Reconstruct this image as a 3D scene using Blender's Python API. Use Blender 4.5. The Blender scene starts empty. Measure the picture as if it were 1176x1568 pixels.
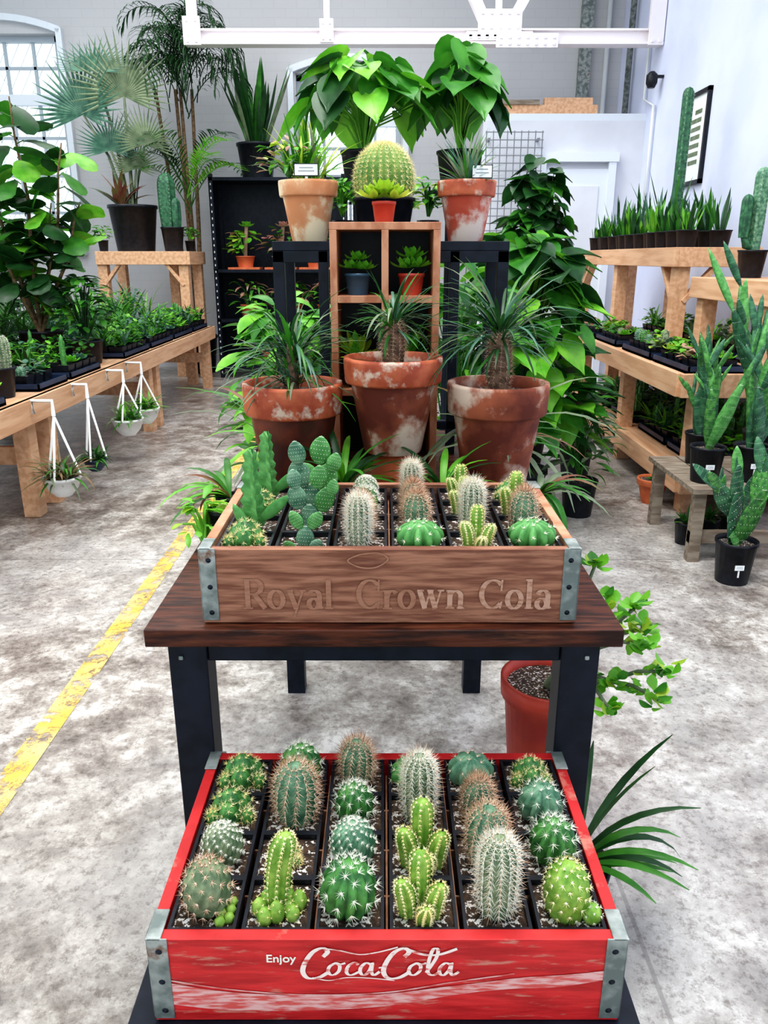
import bpy, math, random
from mathutils import Vector
R=random.Random(11)
sc=bpy.context.scene
try:
    sc.view_settings.view_transform='Standard'
    sc.view_settings.look='Medium High Contrast'
except Exception: pass
pi=math.pi
# ---------------------------------------------------------------- materials
def newmat(name):
    m=bpy.data.materials.new(name); m.use_nodes=True
    nt=m.node_tree; b=nt.nodes['Principled BSDF']; return m,nt,b
def c4(c): return (c[0],c[1],c[2],1)
def M(name,c1,c2=None,scale=20,rough=.6,bump=0,metal=0,lo=.4,hi=.6,stretch=(1,1,1),c3=None,s3=6,lo3=.55,hi3=.62,spec=.5,detail=4,transl=0):
    m,nt,b=newmat(name); N=nt.nodes; L=nt.links
    b.inputs['Roughness'].default_value=rough; b.inputs['Metallic'].default_value=metal
    b.inputs['Specular IOR Level'].default_value=spec
    if c2 is None:
        b.inputs['Base Color'].default_value=c4(c1); c2=c1
    tc=N.new('ShaderNodeTexCoord'); mp=N.new('ShaderNodeMapping'); mp.inputs['Scale'].default_value=stretch
    L.new(tc.outputs['Object'],mp.inputs['Vector'])
    n=N.new('ShaderNodeTexNoise'); n.inputs['Scale'].default_value=scale; n.inputs['Detail'].default_value=detail
    L.new(mp.outputs[0],n.inputs['Vector'])
    r=N.new('ShaderNodeValToRGB'); r.color_ramp.elements[0].position=lo; r.color_ramp.elements[1].position=hi
    r.color_ramp.elements[0].color=c4(c1); r.color_ramp.elements[1].color=c4(c2)
    L.new(n.outputs['Fac'],r.inputs['Fac']); out=r.outputs['Color']
    if c3 is not None:
        n3=N.new('ShaderNodeTexNoise'); n3.inputs['Scale'].default_value=s3; n3.inputs['Detail'].default_value=8; n3.inputs['Roughness'].default_value=.6
        L.new(mp.outputs[0],n3.inputs['Vector'])
        r3=N.new('ShaderNodeValToRGB'); r3.color_ramp.elements[0].position=lo3; r3.color_ramp.elements[1].position=hi3
        L.new(n3.outputs['Fac'],r3.inputs['Fac'])
        mx=N.new('ShaderNodeMixRGB'); L.new(r3.outputs['Color'],mx.inputs[0]); L.new(out,mx.inputs[1]); mx.inputs[2].default_value=c4(c3); out=mx.outputs[0]
    L.new(out,b.inputs['Base Color'])
    if bump:
        bp=N.new('ShaderNodeBump'); bp.inputs['Strength'].default_value=bump; bp.inputs['Distance'].default_value=.01
        L.new(n.outputs['Fac'],bp.inputs['Height']); L.new(bp.outputs[0],b.inputs['Normal'])
    return m
def leafM(name,a,b2,rough=.4,scale=14):
    m=M(name,a,b2,scale=scale,rough=rough,lo=.35,hi=.65)
    nt=m.node_tree; N=nt.nodes; L=nt.links; b=N['Principled BSDF']
    tr=N.new('ShaderNodeBsdfTranslucent'); mx=N.new('ShaderNodeMixShader'); mx.inputs[0].default_value=.25
    src=b.inputs['Base Color'].links[0].from_socket; L.new(src,tr.inputs['Color'])
    L.new(b.outputs[0],mx.inputs[1]); L.new(tr.outputs[0],mx.inputs[2]); L.new(mx.outputs[0],N['Material Output'].inputs['Surface'])
    return m
G_dark=leafM('leaf_dark',(.01,.05,.012),(.025,.11,.025))
G_mid=leafM('leaf_mid',(.025,.16,.015),(.075,.29,.03))
G_bri=leafM('leaf_bright',(.1,.4,.02),(.26,.6,.06))
G_yel=leafM('leaf_yellowgreen',(.3,.5,.03),(.52,.68,.08))
G_blue=leafM('leaf_bluegreen',(.035,.13,.085),(.12,.26,.17))
G_grey=leafM('leaf_greygreen',(.13,.19,.1),(.27,.33,.2))
G_red=leafM('leaf_reddish',(.25,.07,.05),(.2,.2,.06))
G_pink=leafM('leaf_pink',(.6,.2,.2),(.5,.4,.25))
G_brn=leafM('leaf_drybrown',(.3,.17,.09),(.2,.18,.08))
C_green=M('cactus_green',(.025,.13,.03),(.09,.29,.06),scale=60,rough=.5,bump=.2)
C_lime=M('cactus_lime',(.14,.31,.03),(.32,.5,.09),scale=60,rough=.5,bump=.2)
C_blue=M('cactus_bluegreen',(.05,.16,.09),(.18,.34,.21),scale=60,rough=.5,bump=.2)
C_grey=M('cactus_grey',(.1,.16,.08),(.26,.32,.18),scale=60,rough=.6,bump=.2)
C_pad=M('cactus_pad',(.06,.24,.05),(.13,.38,.1),scale=60,rough=.5)
C_torch=M('cactus_torch',(.015,.08,.04),(.05,.18,.08),scale=40,rough=.5)
C_barrel=M('cactus_barrel',(.10,.24,.04),(.22,.36,.08),scale=30,rough=.6)
S_white=M('spine_white',(.85,.82,.72),rough=.6)
S_tan=M('spine_tan',(.62,.38,.25),(.8,.6,.42),scale=50,rough=.6)
S_gold=M('spine_gold',(.85,.7,.3),(.9,.82,.5),scale=50,rough=.6)
S_brown=M('spine_brown',(.25,.1,.05),(.5,.25,.15),scale=50,rough=.6)
Soil=M('soil',(.03,.017,.01),(.08,.045,.026),scale=120,rough=.95,bump=.6,c3=(.75,.7,.66),s3=190,lo3=.56,hi3=.59)
Blackp=M('black_plastic',(.008,.009,.013),(.014,.016,.024),scale=30,rough=.4,spec=.3)
BlackM=M('black_metal',(.006,.009,.016),(.011,.015,.027),scale=30,rough=.4,spec=.22)
WhiteP=M('white_plastic',(.85,.85,.84),rough=.4)
RedP=M('red_plastic',(.42,.035,.022),(.55,.06,.03),scale=10,rough=.45)
Terra=M('terracotta_aged',(.13,.02,.009),(.38,.10,.045),scale=10,rough=.75,bump=.3,c3=(.66,.5,.4),s3=9,lo3=.50,hi3=.60,detail=8)
TerraD=M('terracotta_dark',(.06,.012,.008),(.2,.04,.018),scale=12,rough=.45,bump=.3,c3=(.42,.22,.14),s3=10,lo3=.56,hi3=.72,detail=8)
TerraRim=M('terracotta_rim',(.36,.06,.022),(.58,.15,.065),scale=20,rough=.55,bump=.3,c3=(.66,.48,.38),s3=24,lo3=.53,hi3=.62,detail=8)
TerraL=M('terracotta_light',(.6,.25,.11),(.72,.4,.22),scale=14,rough=.8,bump=.2,c3=(.84,.68,.46),s3=13,lo3=.48,hi3=.57)
TerraP=M('terracotta_pink',(.46,.07,.035),(.58,.15,.09),scale=14,rough=.8,bump=.2,c3=(.74,.6,.52),s3=9,lo3=.47,hi3=.56)
TerraN=M('terracotta_new',(.62,.14,.05),(.7,.2,.08),scale=14,rough=.7)
Pine=M('pine_wood',(.62,.34,.19),(.76,.47,.29),scale=4,rough=.6,stretch=(9,.8,9),bump=.05,c3=(.5,.25,.13),s3=3,lo3=.64,hi3=.8,detail=6)
Orange=M('cubby_wood',(.42,.15,.07),(.6,.28,.16),scale=20,rough=.6,stretch=(2,2,1),bump=.1)
DarkWood=M('dark_stained_wood',(.025,.006,.004),(.095,.024,.011),scale=14,rough=.45,stretch=(1,7,7),bump=.2,c3=(.17,.055,.025),s3=12,lo3=.55,hi3=.75,spec=.3)
CrateW=M('aged_crate_wood',(.19,.065,.035),(.36,.16,.095),scale=9,rough=.7,stretch=(1.5,6,14),bump=.3,c3=(.11,.03,.015),s3=6,lo3=.57,hi3=.77)
CrateIn=M('crate_inner_wood',(.42,.19,.1),(.6,.32,.2),scale=12,rough=.8,stretch=(2,2,5),c3=(.3,.1,.06),s3=8,lo3=.55,hi3=.7)
RedPaint=M('worn_red_paint',(.44,.008,.010),(.64,.022,.024),scale=12,rough=.55,stretch=(1.2,1.2,7),bump=.25,c3=(.56,.2,.15),s3=18,lo3=.58,hi3=.68,detail=8)
WornWhite=M('worn_white_paint',(.74,.42,.4),(.62,.09,.08),scale=36,rough=.55,stretch=(1,1,7),lo=.42,hi=.58,detail=8)
WhitePaint=M('lettering_white',(.9,.74,.68),(.66,.14,.12),scale=60,rough=.55,stretch=(1,1,3),lo=.52,hi=.62,detail=8)
FadedLet=M('lettering_faded',(.50,.29,.21),(.34,.155,.09),scale=55,rough=.7,lo=.48,hi=.62,stretch=(1,1,4),detail=8)
FadedLet2=M('lettering_very_faded',(.37,.175,.11),(.31,.135,.08),scale=60,rough=.7,lo=.42,hi=.6,stretch=(1,1,4),detail=8)
Galv=M('galvanised_steel',(.16,.19,.18),(.4,.43,.41),scale=30,rough=.5,metal=.4,bump=.2,c3=(.2,.1,.06),s3=30,lo3=.6,hi3=.7)
WallW=M('wall_white_paint',(.66,.67,.72),(.73,.74,.79),scale=2,rough=.8,bump=.05)
WallR=M('wall_lavender_paint',(.64,.68,.86),(.72,.76,.93),scale=1.5,rough=.8,bump=.05)
TrussW=M('white_steel_paint',(.9,.84,.86),rough=.5)
Trim=M('trim_white',(.74,.78,.84),rough=.5)
Frame=M('window_frame_grey',(.42,.47,.52),rough=.5)
Ceil=M('ceiling_paint',(.8,.8,.8),rough=.9)
Paper=M('label_paper',(.85,.88,.88),rough=.6)
Bark=M('bark',(.14,.08,.04),(.28,.18,.1),scale=40,rough=.9,bump=.5)
StemB=M('pachypodium_stem',(.12,.07,.045),(.25,.15,.1),scale=60,rough=.9,bump=.5)
Wire=M('white_wire',(.72,.74,.76),rough=.4)
WireD=M('grey_wire',(.2,.21,.23),rough=.4)
TrayBlue=M('blue_black_tray',(.012,.025,.06),(.025,.045,.1),scale=10,rough=.4)
ww=M('weathered_wood',(.2,.15,.11),(.34,.28,.22),scale=8,rough=.8,stretch=(1,6,6))
def brickwall():
    m,nt,b=newmat('wall_painted_brick'); N=nt.nodes; L=nt.links
    tc=N.new('ShaderNodeTexCoord'); sp=N.new('ShaderNodeSeparateXYZ'); cb=N.new('ShaderNodeCombineXYZ')
    L.new(tc.outputs['Object'],sp.inputs[0]); L.new(sp.outputs['X'],cb.inputs['X']); L.new(sp.outputs['Z'],cb.inputs['Y'])
    br=N.new('ShaderNodeTexBrick'); br.inputs['Scale'].default_value=1; br.inputs['Brick Width'].default_value=.23; br.inputs['Row Height'].default_value=.08; br.inputs['Mortar Size'].default_value=.004
    br.inputs['Color1'].default_value=(.55,.545,.56,1); br.inputs['Color2'].default_value=(.54,.535,.55,1); br.inputs['Mortar'].default_value=(.515,.51,.525,1)
    L.new(cb.outputs[0],br.inputs['Vector']); L.new(br.outputs['Color'],b.inputs['Base Color'])
    bp=N.new('ShaderNodeBump'); bp.inputs['Strength'].default_value=.06; bp.inputs['Distance'].default_value=.01; bp.invert=True
    L.new(br.outputs['Fac'],bp.inputs['Height']); L.new(bp.outputs[0],b.inputs['Normal']); b.inputs['Roughness'].default_value=.8
    return m
Brick=brickwall()
def floormat():
    m,nt,b=newmat('stained_concrete'); N=nt.nodes; L=nt.links
    tc=N.new('ShaderNodeTexCoord')
    def noise(s,d=8,dist=0,ro=.6):
        n=N.new('ShaderNodeTexNoise'); n.inputs['Scale'].default_value=s; n.inputs['Detail'].default_value=d; n.inputs['Distortion'].default_value=dist; n.inputs['Roughness'].default_value=ro
        L.new(tc.outputs['Object'],n.inputs['Vector']); return n
    def ramp(n,els):
        r=N.new('ShaderNodeValToRGB'); cr=r.color_ramp
        while len(cr.elements)<len(els): cr.elements.new(.5)
        for e,(p,c) in zip(cr.elements,els): e.position=p; e.color=c4(c)
        L.new(n.outputs['Fac'],r.inputs['Fac']); return r
    n1=noise(8,14,.15,.78); r1=ramp(n1,[(.36,(.13,.105,.09)),(.46,(.28,.24,.215)),(.52,(.41,.37,.335)),(.61,(.66,.62,.58))])
    n2=noise(1.1,7,.3); r2=ramp(n2,[(.46,(0,0,0)),(.62,(1,1,1))])
    mx=N.new('ShaderNodeMixRGB'); mx.inputs[2].default_value=(.62,.60,.585,1)
    mul=N.new('ShaderNodeMath'); mul.operation='MULTIPLY'; mul.inputs[1].default_value=.5; L.new(r2.outputs[0],mul.inputs[0])
    L.new(mul.outputs[0],mx.inputs[0]); L.new(r1.outputs[0],mx.inputs[1])
    n3=noise(48,5,0,.8); r3=ramp(n3,[(.36,(.42,.38,.36)),(.5,(1,1,1))])
    m2=N.new('ShaderNodeMixRGB'); m2.blend_type='MULTIPLY'; m2.inputs[0].default_value=.75; L.new(mx.outputs[0],m2.inputs[1]); L.new(r3.outputs[0],m2.inputs[2])
    n4=noise(5.5,3); r4=ramp(n4,[(.25,(.25,.23,.22)),(.29,(1,1,1))])
    m3=N.new('ShaderNodeMixRGB'); m3.blend_type='MULTIPLY'; m3.inputs[0].default_value=.8; L.new(m2.outputs[0],m3.inputs[1]); L.new(r4.outputs[0],m3.inputs[2])
    n5=noise(.7,4,.5); r5=ramp(n5,[(.38,(.72,.70,.68)),(.5,(1,1,1))])
    m5=N.new('ShaderNodeMixRGB'); m5.blend_type='MULTIPLY'; m5.inputs[0].default_value=1; L.new(m3.outputs[0],m5.inputs[1]); L.new(r5.outputs[0],m5.inputs[2])
    br=N.new('ShaderNodeTexBrick'); br.offset=0; br.inputs['Scale'].default_value=1; br.inputs['Brick Width'].default_value=2.4; br.inputs['Row Height'].default_value=2.3; br.inputs['Mortar Size'].default_value=.005; br.inputs['Mortar Smooth'].default_value=.3
    ad=N.new('ShaderNodeVectorMath'); ad.inputs[1].default_value=(.35,.55,0); L.new(tc.outputs['Object'],ad.inputs[0]); L.new(ad.outputs[0],br.inputs['Vector'])
    m4=N.new('ShaderNodeMixRGB'); m4.inputs[2].default_value=(.2,.18,.17,1)
    ml=N.new('ShaderNodeMath'); ml.operation='MULTIPLY'; ml.inputs[1].default_value=.5; L.new(br.outputs['Fac'],ml.inputs[0]); L.new(ml.outputs[0],m4.inputs[0]); L.new(m5.outputs[0],m4.inputs[1])
    L.new(m4.outputs[0],b.inputs['Base Color'])
    rr=N.new('ShaderNodeMapRange'); rr.inputs['To Min'].default_value=.18; rr.inputs['To Max'].default_value=.45; L.new(n1.outputs['Fac'],rr.inputs['Value']); L.new(rr.outputs[0],b.inputs['Roughness'])
    bp=N.new('ShaderNodeBump'); bp.inputs['Strength'].default_value=.1; bp.inputs['Distance'].default_value=.005; L.new(n3.outputs['Fac'],bp.inputs['Height']); L.new(bp.outputs[0],b.inputs['Normal'])
    return m
Floor=floormat()
def yellowmat():
    m=M('worn_yellow_paint',(.74,.44,.08),(.78,.56,.22),scale=9,rough=.5)
    nt=m.node_tree; N=nt.nodes; L=nt.links; b=N['Principled BSDF']
    tc=N.new('ShaderNodeTexCoord'); n=N.new('ShaderNodeTexNoise'); n.inputs['Scale'].default_value=14; n.inputs['Detail'].default_value=10; n.inputs['Roughness'].default_value=.8
    L.new(tc.outputs['Object'],n.inputs['Vector']); r=N.new('ShaderNodeValToRGB'); r.color_ramp.elements[0].position=.43; r.color_ramp.elements[1].position=.51
    L.new(n.outputs['Fac'],r.inputs[0]); L.new(r.outputs[0],b.inputs['Alpha']); return m
Yellow=yellowmat()
# ---------------------------------------------------------------- mesh builder
class MB:
    def __init__(s): s.v=[];s.f=[];s.m=[];s.s=[];s.mats=[]
    def mi(s,mat):
        if mat not in s.mats: s.mats.append(mat)
        return s.mats.index(mat)
    def add(s,vs,fs,mat,smooth=False):
        o=len(s.v); s.v.extend([tuple(v) for v in vs]); k=s.mi(mat)
        for f in fs:
            s.f.append(tuple(i+o for i in f)); s.m.append(k); s.s.append(smooth)
def build(name,mb,bevel=0,parent=None):
    xs=[v[0] for v in mb.v]; ys=[v[1] for v in mb.v]; zs=[v[2] for v in mb.v]
    o=((min(xs)+max(xs))/2,(min(ys)+max(ys))/2,min(zs))
    me=bpy.data.meshes.new(name); me.from_pydata([(v[0]-o[0],v[1]-o[1],v[2]-o[2]) for v in mb.v],[],mb.f)
    for m in mb.mats: me.materials.append(m)
    me.polygons.foreach_set('material_index',mb.m); me.polygons.foreach_set('use_smooth',mb.s); me.update()
    ob=bpy.data.objects.new(name,me); ob.location=o; sc.collection.objects.link(ob)
    if bevel:
        b=ob.modifiers.new('bevel','BEVEL'); b.width=bevel; b.segments=2; b.limit_method='ANGLE'
    if parent is not None:
        ob.parent=parent; ob.location=(o[0]-parent.location[0],o[1]-parent.location[1],o[2]-parent.location[2])
    return ob
def box(mb,x0,x1,y0,y1,z0,z1,mat):
    vs=[(x,y,z) for z in (z0,z1) for y in (y0,y1) for x in (x0,x1)]
    mb.add(vs,[(0,2,3,1),(4,5,7,6),(0,1,5,4),(2,6,7,3),(0,4,6,2),(1,3,7,5)],mat)
def frustum4(mb,cx,cy,z0,z1,h0,h1,mat,cap=True,rot=0):
    vs=[]
    for z,h in ((z0,h0),(z1,h1)):
        for a,b in ((-1,-1),(1,-1),(1,1),(-1,1)):
            x=a*h;y=b*h; vs.append((cx+x*math.cos(rot)-y*math.sin(rot),cy+x*math.sin(rot)+y*math.cos(rot),z))
    fs=[(0,1,5,4),(1,2,6,5),(2,3,7,6),(3,0,4,7),(3,2,1,0)]
    if cap: fs.append((4,5,6,7))
    mb.add(vs,fs,mat)
def basis(d):
    d=Vector(d).normalized(); a=Vector((0,0,1)) if abs(d.z)<.95 else Vector((1,0,0))
    u=d.cross(a).normalized(); w=u.cross(d).normalized(); return d,u,w
def beam(mb,p,q,w,h,mat):
    p=Vector(p);q=Vector(q); d,u,v=basis(q-p); vs=[]
    for c in (p,q):
        for a,b in ((-1,-1),(1,-1),(1,1),(-1,1)): vs.append(c+u*(a*w/2)+v*(b*h/2))
    mb.add(vs,[(0,1,5,4),(1,2,6,5),(2,3,7,6),(3,0,4,7),(3,2,1,0),(4,5,6,7)],mat)
def lathe(mb,cx,cy,prof,mat,seg=24,cap0=True,cap1=False,smooth=True,jit=0):
    vs=[];fs=[];n=len(prof)
    for r,z in prof:
        for i in range(seg):
            a=2*pi*i/seg; vs.append((cx+r*math.cos(a),cy+r*math.sin(a),z))
    for j in range(n-1):
        for i in range(seg):
            k=(i+1)%seg; fs.append((j*seg+i,j*seg+k,(j+1)*seg+k,(j+1)*seg+i))
    mb.add(vs,fs,mat,smooth)
    if cap0: mb.add(vs[:seg],[tuple(reversed(range(seg)))],mat)
    if cap1: mb.add(vs[-seg:],[tuple(range(seg))],mat)
def tube(mb,pts,rad,mat,seg=6):
    pts=[Vector(p) for p in pts]; vs=[];fs=[]; n=len(pts)
    for j,p in enumerate(pts):
        d=(pts[min(j+1,n-1)]-pts[max(j-1,0)]); _,u,w=basis(d)
        r=rad[j] if isinstance(rad,(list,tuple)) else rad
        for i in range(seg):
            a=2*pi*i/seg; vs.append(p+u*(r*math.cos(a))+w*(r*math.sin(a)))
    for j in range(n-1):
        for i in range(seg):
            k=(i+1)%seg; fs.append((j*seg+i,j*seg+k,(j+1)*seg+k,(j+1)*seg+i))
    fs.append(tuple(range(seg))); fs.append(tuple((n-1)*seg+i for i in range(seg)))
    mb.add(vs,fs,mat,True)
SH={'lance':lambda t:max(0,math.sin(pi*min(1,(t*.92+.06))))**.8,
    'strap':lambda t:(.75+.25*math.sin(pi*t))*(1 if t<.7 else max(0,(1-t)/.3)**.7),
    'heart':lambda t:[.25,.95,1,.85,.6,.3,0][min(6,int(round(t*6)))],
    'spoon':lambda t:[.3,.5,.8,1,1,.75,0.05][min(6,int(round(t*6)))],
    'round':lambda t:math.sqrt(max(0,1-(2*t-1)**2))*.98+.02,
    'needle':lambda t:1-t*.97,
    'fig':lambda t:[.2,.55,.7,.85,1,.9,.3][min(6,int(round(t*6)))]}
def blade(mb,p,az,el,L,W,droop,mat,shape='lance',n=4,fold=.25,roll=0):
    p=Vector(p); f=SH[shape]; vs=[];fs=[]
    side=Vector((-math.sin(az),math.cos(az),0))
    cur=p.copy(); st=L/n
    for i in range(n+1):
        t=i/n; e=el-droop*t
        d=Vector((math.cos(az)*math.cos(e),math.sin(az)*math.cos(e),math.sin(e)))
        nrm=d.cross(side)*-1
        s=side*math.cos(roll)+nrm*math.sin(roll); nn=nrm*math.cos(roll)-side*math.sin(roll)
        w=W/2*f(t)
        vs+= [cur-s*w+nn*(w*fold),cur.copy(),cur+s*w+nn*(w*fold)]
        cur=cur+d*st
    for i in range(n):
        a=i*3; fs+=[(a,a+1,a+4,a+3),(a+1,a+2,a+5,a+4)]
    mb.add(vs,fs,mat,True); return cur
def heartleaf(mb,p,az,el,L,W,mat,bend=.5,roll=0):
    """cordate leaf: two lobes behind the petiole joint, drip tip, cupped along the midrib"""
    p=Vector(p); d=Vector((math.cos(az)*math.cos(el),math.sin(az)*math.cos(el),math.sin(el)))
    s=Vector((-math.sin(az),math.cos(az),0)); nn=s.cross(d)*-1
    if nn.z<0 and el>-1.2: nn=-nn
    s2=s*math.cos(roll)+nn*math.sin(roll); nn=nn*math.cos(roll)-s*math.sin(roll)
    half=[(0,0),(-.16,.2),(-.12,.38),(.05,.49),(.28,.5),(.5,.42),(.72,.26),(.88,.1),(1.04,0)]
    mid=[(0,0),(.0,0),(.02,0),(.1,0),(.28,0),(.5,0),(.72,0),(.88,0),(1.04,0)]
    def P(a,b): return p+d*(a*L)+s2*(b*W)+nn*(abs(b)*W*.22-bend*.35*max(0,a)**2*L)
    for sg in (1,-1):
        vs=[P(a,sg*b) for a,b in half]+[P(a,0) for a,_ in mid]+[P((half[i][0]+mid[i][0])/2,sg*(half[i][1])/2)-nn*(.03*W) for i in range(9)]
        fs=[]
        for i in range(8): fs+=[(i,i+1,18+i+1,18+i),(18+i,18+i+1,9+i+1,9+i)]
        mb.add(vs,fs,mat,True)
def spine(mb,p,d,L,r,mat):
    d,u,w=basis(d); p=Vector(p)
    vs=[p+u*r,p-u*(r*.5)+w*(r*.87),p-u*(r*.5)-w*(r*.87),p+d*L]
    mb.add(vs,[(0,1,3),(1,2,3),(2,0,3)],mat)
def ribbed(mb,c,Rr,H,ribs,depth,mat,rings=12,shape='globe',twist=0,lean=(0,0),spr=4,areN=None,phase=0):
    seg=ribs*spr; vs=[];fs=[]; c=Vector(c); ar=[]
    def prof(t):
        if shape=='globe':
            a=-.95+t*(pi/2+.95); s0=math.sin(-.95)
            return max(0.02,math.cos(a))*Rr,(math.sin(a)-s0)/(1-s0)*H
        z=t**.9*H; zz=(z-(H-Rr*1.3))/(Rr*1.3)
        r=Rr*(.82+.18*min(1,z/(H*.35)))
        if zz>0: r*=math.sqrt(max(.0006,1-zz*zz))
        return r,z
    for j in range(rings+1):
        t=j/rings
        if shape!='globe' : t=1-(1-t)**1.35
        r,z=prof(t)
        for i in range(seg):
            ph=2*pi*i/seg; k=abs(math.cos(ribs*ph/2))
            rr=r*(1-depth*(1-k**.9)); a=ph+twist*t+phase
            vs.append(c+Vector((rr*math.cos(a)+lean[0]*t*t,rr*math.sin(a)+lean[1]*t*t,z)))
            if i%spr==0 and 0<j<=rings and (areN is None or j%areN==(i//spr)%areN):
                if r>Rr*.12:
                    tt=min(1,t+.02); r2,z2=prof(tt); r1,z1=prof(max(0,t-.02)); tn=Vector((r2-r1,z2-z1)); 
                    nr=Vector((tn.y,-tn.x)); 
                    if nr.length<1e-6: nr=Vector((0,1))
                    nr.normalize()
                    ar.append((vs[-1],Vector((nr.x*math.cos(a),nr.x*math.sin(a),nr.y))))
    for j in range(rings):
        for i in range(seg):
            k=(i+1)%seg; fs.append((j*seg+i,j*seg+k,(j+1)*seg+k,(j+1)*seg+i))
    fs.append(tuple(rings*seg+i for i in range(seg)))
    mb.add(vs,fs,mat,True); return ar
def spines(mb,ar,n,L,mat,r=.0005,spread=1.1,dot=None,central=None):
    for p,nn in ar:
        d,u,w=basis(nn)
        for k in range(n):
            a=2*pi*k/n+R.random()*.5; s=spread*(.7+.5*R.random())
            spine(mb,p,d+(u*math.cos(a)+w*math.sin(a))*s,L*(.7+.6*R.random()),r,mat)
        if central: spine(mb,p,d+Vector((R.uniform(-.3,.3),R.uniform(-.3,.3),R.uniform(-.1,.4))),L*1.4,r*1.3,central)
        if dot:
            q=p+d*.0004; rr=.0015
            vs=[q+u*rr,q+w*rr,q-u*rr,q-w*rr,q+d*rr]; mb.add(vs,[(0,1,4),(1,2,4),(2,3,4),(3,0,4)],dot)
def pad(mb,p,d,L,W,T,az,mat,glo=None,step=7,dot=.028):
    p=Vector(p); d=Vector(d).normalized(); nf=Vector((math.cos(az),math.sin(az),0)); s=d.cross(nf).normalized(); nf=s.cross(d).normalized()
    vs=[];fs=[];seg=12;rg=8
    for j in range(rg+1):
        t=j/rg; w=math.sin(pi*min(.999,max(.03,t**.85)))**.6
        if j==0: w=.3
        if j==rg: w=.05
        for i in range(seg):
            a=2*pi*i/seg; vs.append(p+d*(L*t)+s*(W/2*w*math.cos(a))+nf*(T/2*w*math.sin(a)))
    for j in range(rg):
        for i in range(seg):
            k=(i+1)%seg; fs.append((j*seg+i,j*seg+k,(j+1)*seg+k,(j+1)*seg+i))
    fs.append(tuple(rg*seg+i for i in range(seg)))
    mb.add(vs,fs,mat,True)
    if glo:
        for j in range(1,step+1):
            for i in range(-3,4):
                t=(j-.3)/step; x=(i+(.5 if j%2 else 0))/3.6; w=math.sin(pi*min(.99,t**.85))**.6
                if abs(x)>.92: continue
                for sg in (1,-1):
                    q=p+d*(L*t)+s*(W/2*w*x)+nf*(sg*T/2*w*math.sqrt(1-x*x))
                    rr=W*dot; o=nf*sg
                    mb.add([q+s*rr,q+d*rr,q-s*rr,q-d*rr,q+o*rr],[(0,1,4),(1,2,4),(2,3,4),(3,0,4)],glo)
def sqpot(mb,cx,cy,z0,h,w,mat=Blackp):
    z1=z0+h; hw=w/2
    frustum4(mb,cx,cy,z0,z1-.008,hw*.78,hw*.95,mat,cap=False)
    o=hw; i=hw*.9
    box(mb,cx-o,cx+o,cy-o,cy-i,z1-.009,z1,mat); box(mb,cx-o,cx+o,cy+i,cy+o,z1-.009,z1,mat)
    box(mb,cx-o,cx-i,cy-i,cy+i,z1-.009,z1,mat); box(mb,cx+i,cx+o,cy-i,cy+i,z1-.009,z1,mat)
    box(mb,cx-i,cx+i,cy-i,cy+i,z1-.02,z1-.007,Soil)
def rpot(mb,cx,cy,z0,h,r,mat=Blackp,seg=20,taper=.75,rim=.0):
    z1=z0+h; rm=max(.006,h*.07)
    lathe(mb,cx,cy,[(r*taper,z0),(r*.95,z1-rm),(r,z1-rm),(r,z1),(r*.92,z1),(r*.9,z1-h*.12)],mat,seg)
    lathe(mb,cx,cy,[(r*.9,z1-h*.12),(.001,z1-h*.1)],Soil,seg,cap0=False)
def claypot(mb,cx,cy,z0,h,r,body=Terra,rim=TerraRim,seg=40,soil=True):
    z1=z0+h; rh=h*.26
    lathe(mb,cx,cy,[(r*.58,z0),(r*.60,z0+.004),(r*.86,z1-rh)],body,seg)
    lathe(mb,cx,cy,[(r*.86,z1-rh),(r*.955,z1-rh),(r*.975,z1-rh+.004),(r*1.0,z1-.006),(r*.99,z1),(r*.9,z1),(r*.87,z1-h*.1)],rim,seg,cap0=False)
    lathe(mb,cx,cy,[(r*.87,z1-h*.1),(.001,z1-h*.08)],Soil,seg,cap0=False)
def tuft(mb,c,n,L,W,mat,e0=.3,e1=1.4,droop=.8,shape='lance',seg=3,jit=.004):
    for i in range(n):
        az=2*pi*i/n+R.uniform(-.3,.3)+R.random()*.2
        el=R.uniform(e0,e1); l=L*R.uniform(.7,1.15)
        m=mat[R.randrange(len(mat))] if isinstance(mat,list) else mat
        blade(mb,(c[0]+R.uniform(-jit,jit),c[1]+R.uniform(-jit,jit),c[2]),az,el,l,W*R.uniform(.8,1.2),droop*R.uniform(.6,1.3),m,shape,seg,.3)
def rosette(mb,c,L,W,mat,layers=3,n=7):
    for k in range(layers):
        for i in range(n):
            az=2*pi*(i+.5*k)/n; el=.25+.5*k
            blade(mb,c,az,el,L*(1-.22*k),W*(1-.15*k),-.3,mat,'spoon',6 if L>.03 else 3,.35)
def bush(mb,c,rx,ry,rz,n,L,W,mats,shape='heart',seg=6,core=True):
    c=Vector(c)
    for i in range(n):
        a=R.uniform(0,2*pi); b=R.uniform(-.6,1.45); k=R.uniform(.35,1)**.5
        p=c+Vector((rx*k*math.cos(a)*math.cos(b),ry*k*math.sin(a)*math.cos(b),rz*k*math.sin(b)))
        if shape=='heart' and L>.1: heartleaf(mb,p,a+R.uniform(-.7,.7),R.uniform(-.9,.3),L*R.uniform(.6,1.05),W*1.25*R.uniform(.8,1.2),R.choice(mats),.6,R.uniform(-.4,.4))
        else: blade(mb,p,a+R.uniform(-.7,.7),R.uniform(-.1,.7),L*R.uniform(.65,1.2),W*R.uniform(.8,1.2),R.uniform(.6,1.8),R.choice(mats),shape,seg,.2,R.uniform(-.4,.4))
        if core and i%3==0: tube(mb,[c+Vector((0,0,-rz*.8)),(c+p)/2,p],[.004,.003,.002],mats[0],4)
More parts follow.
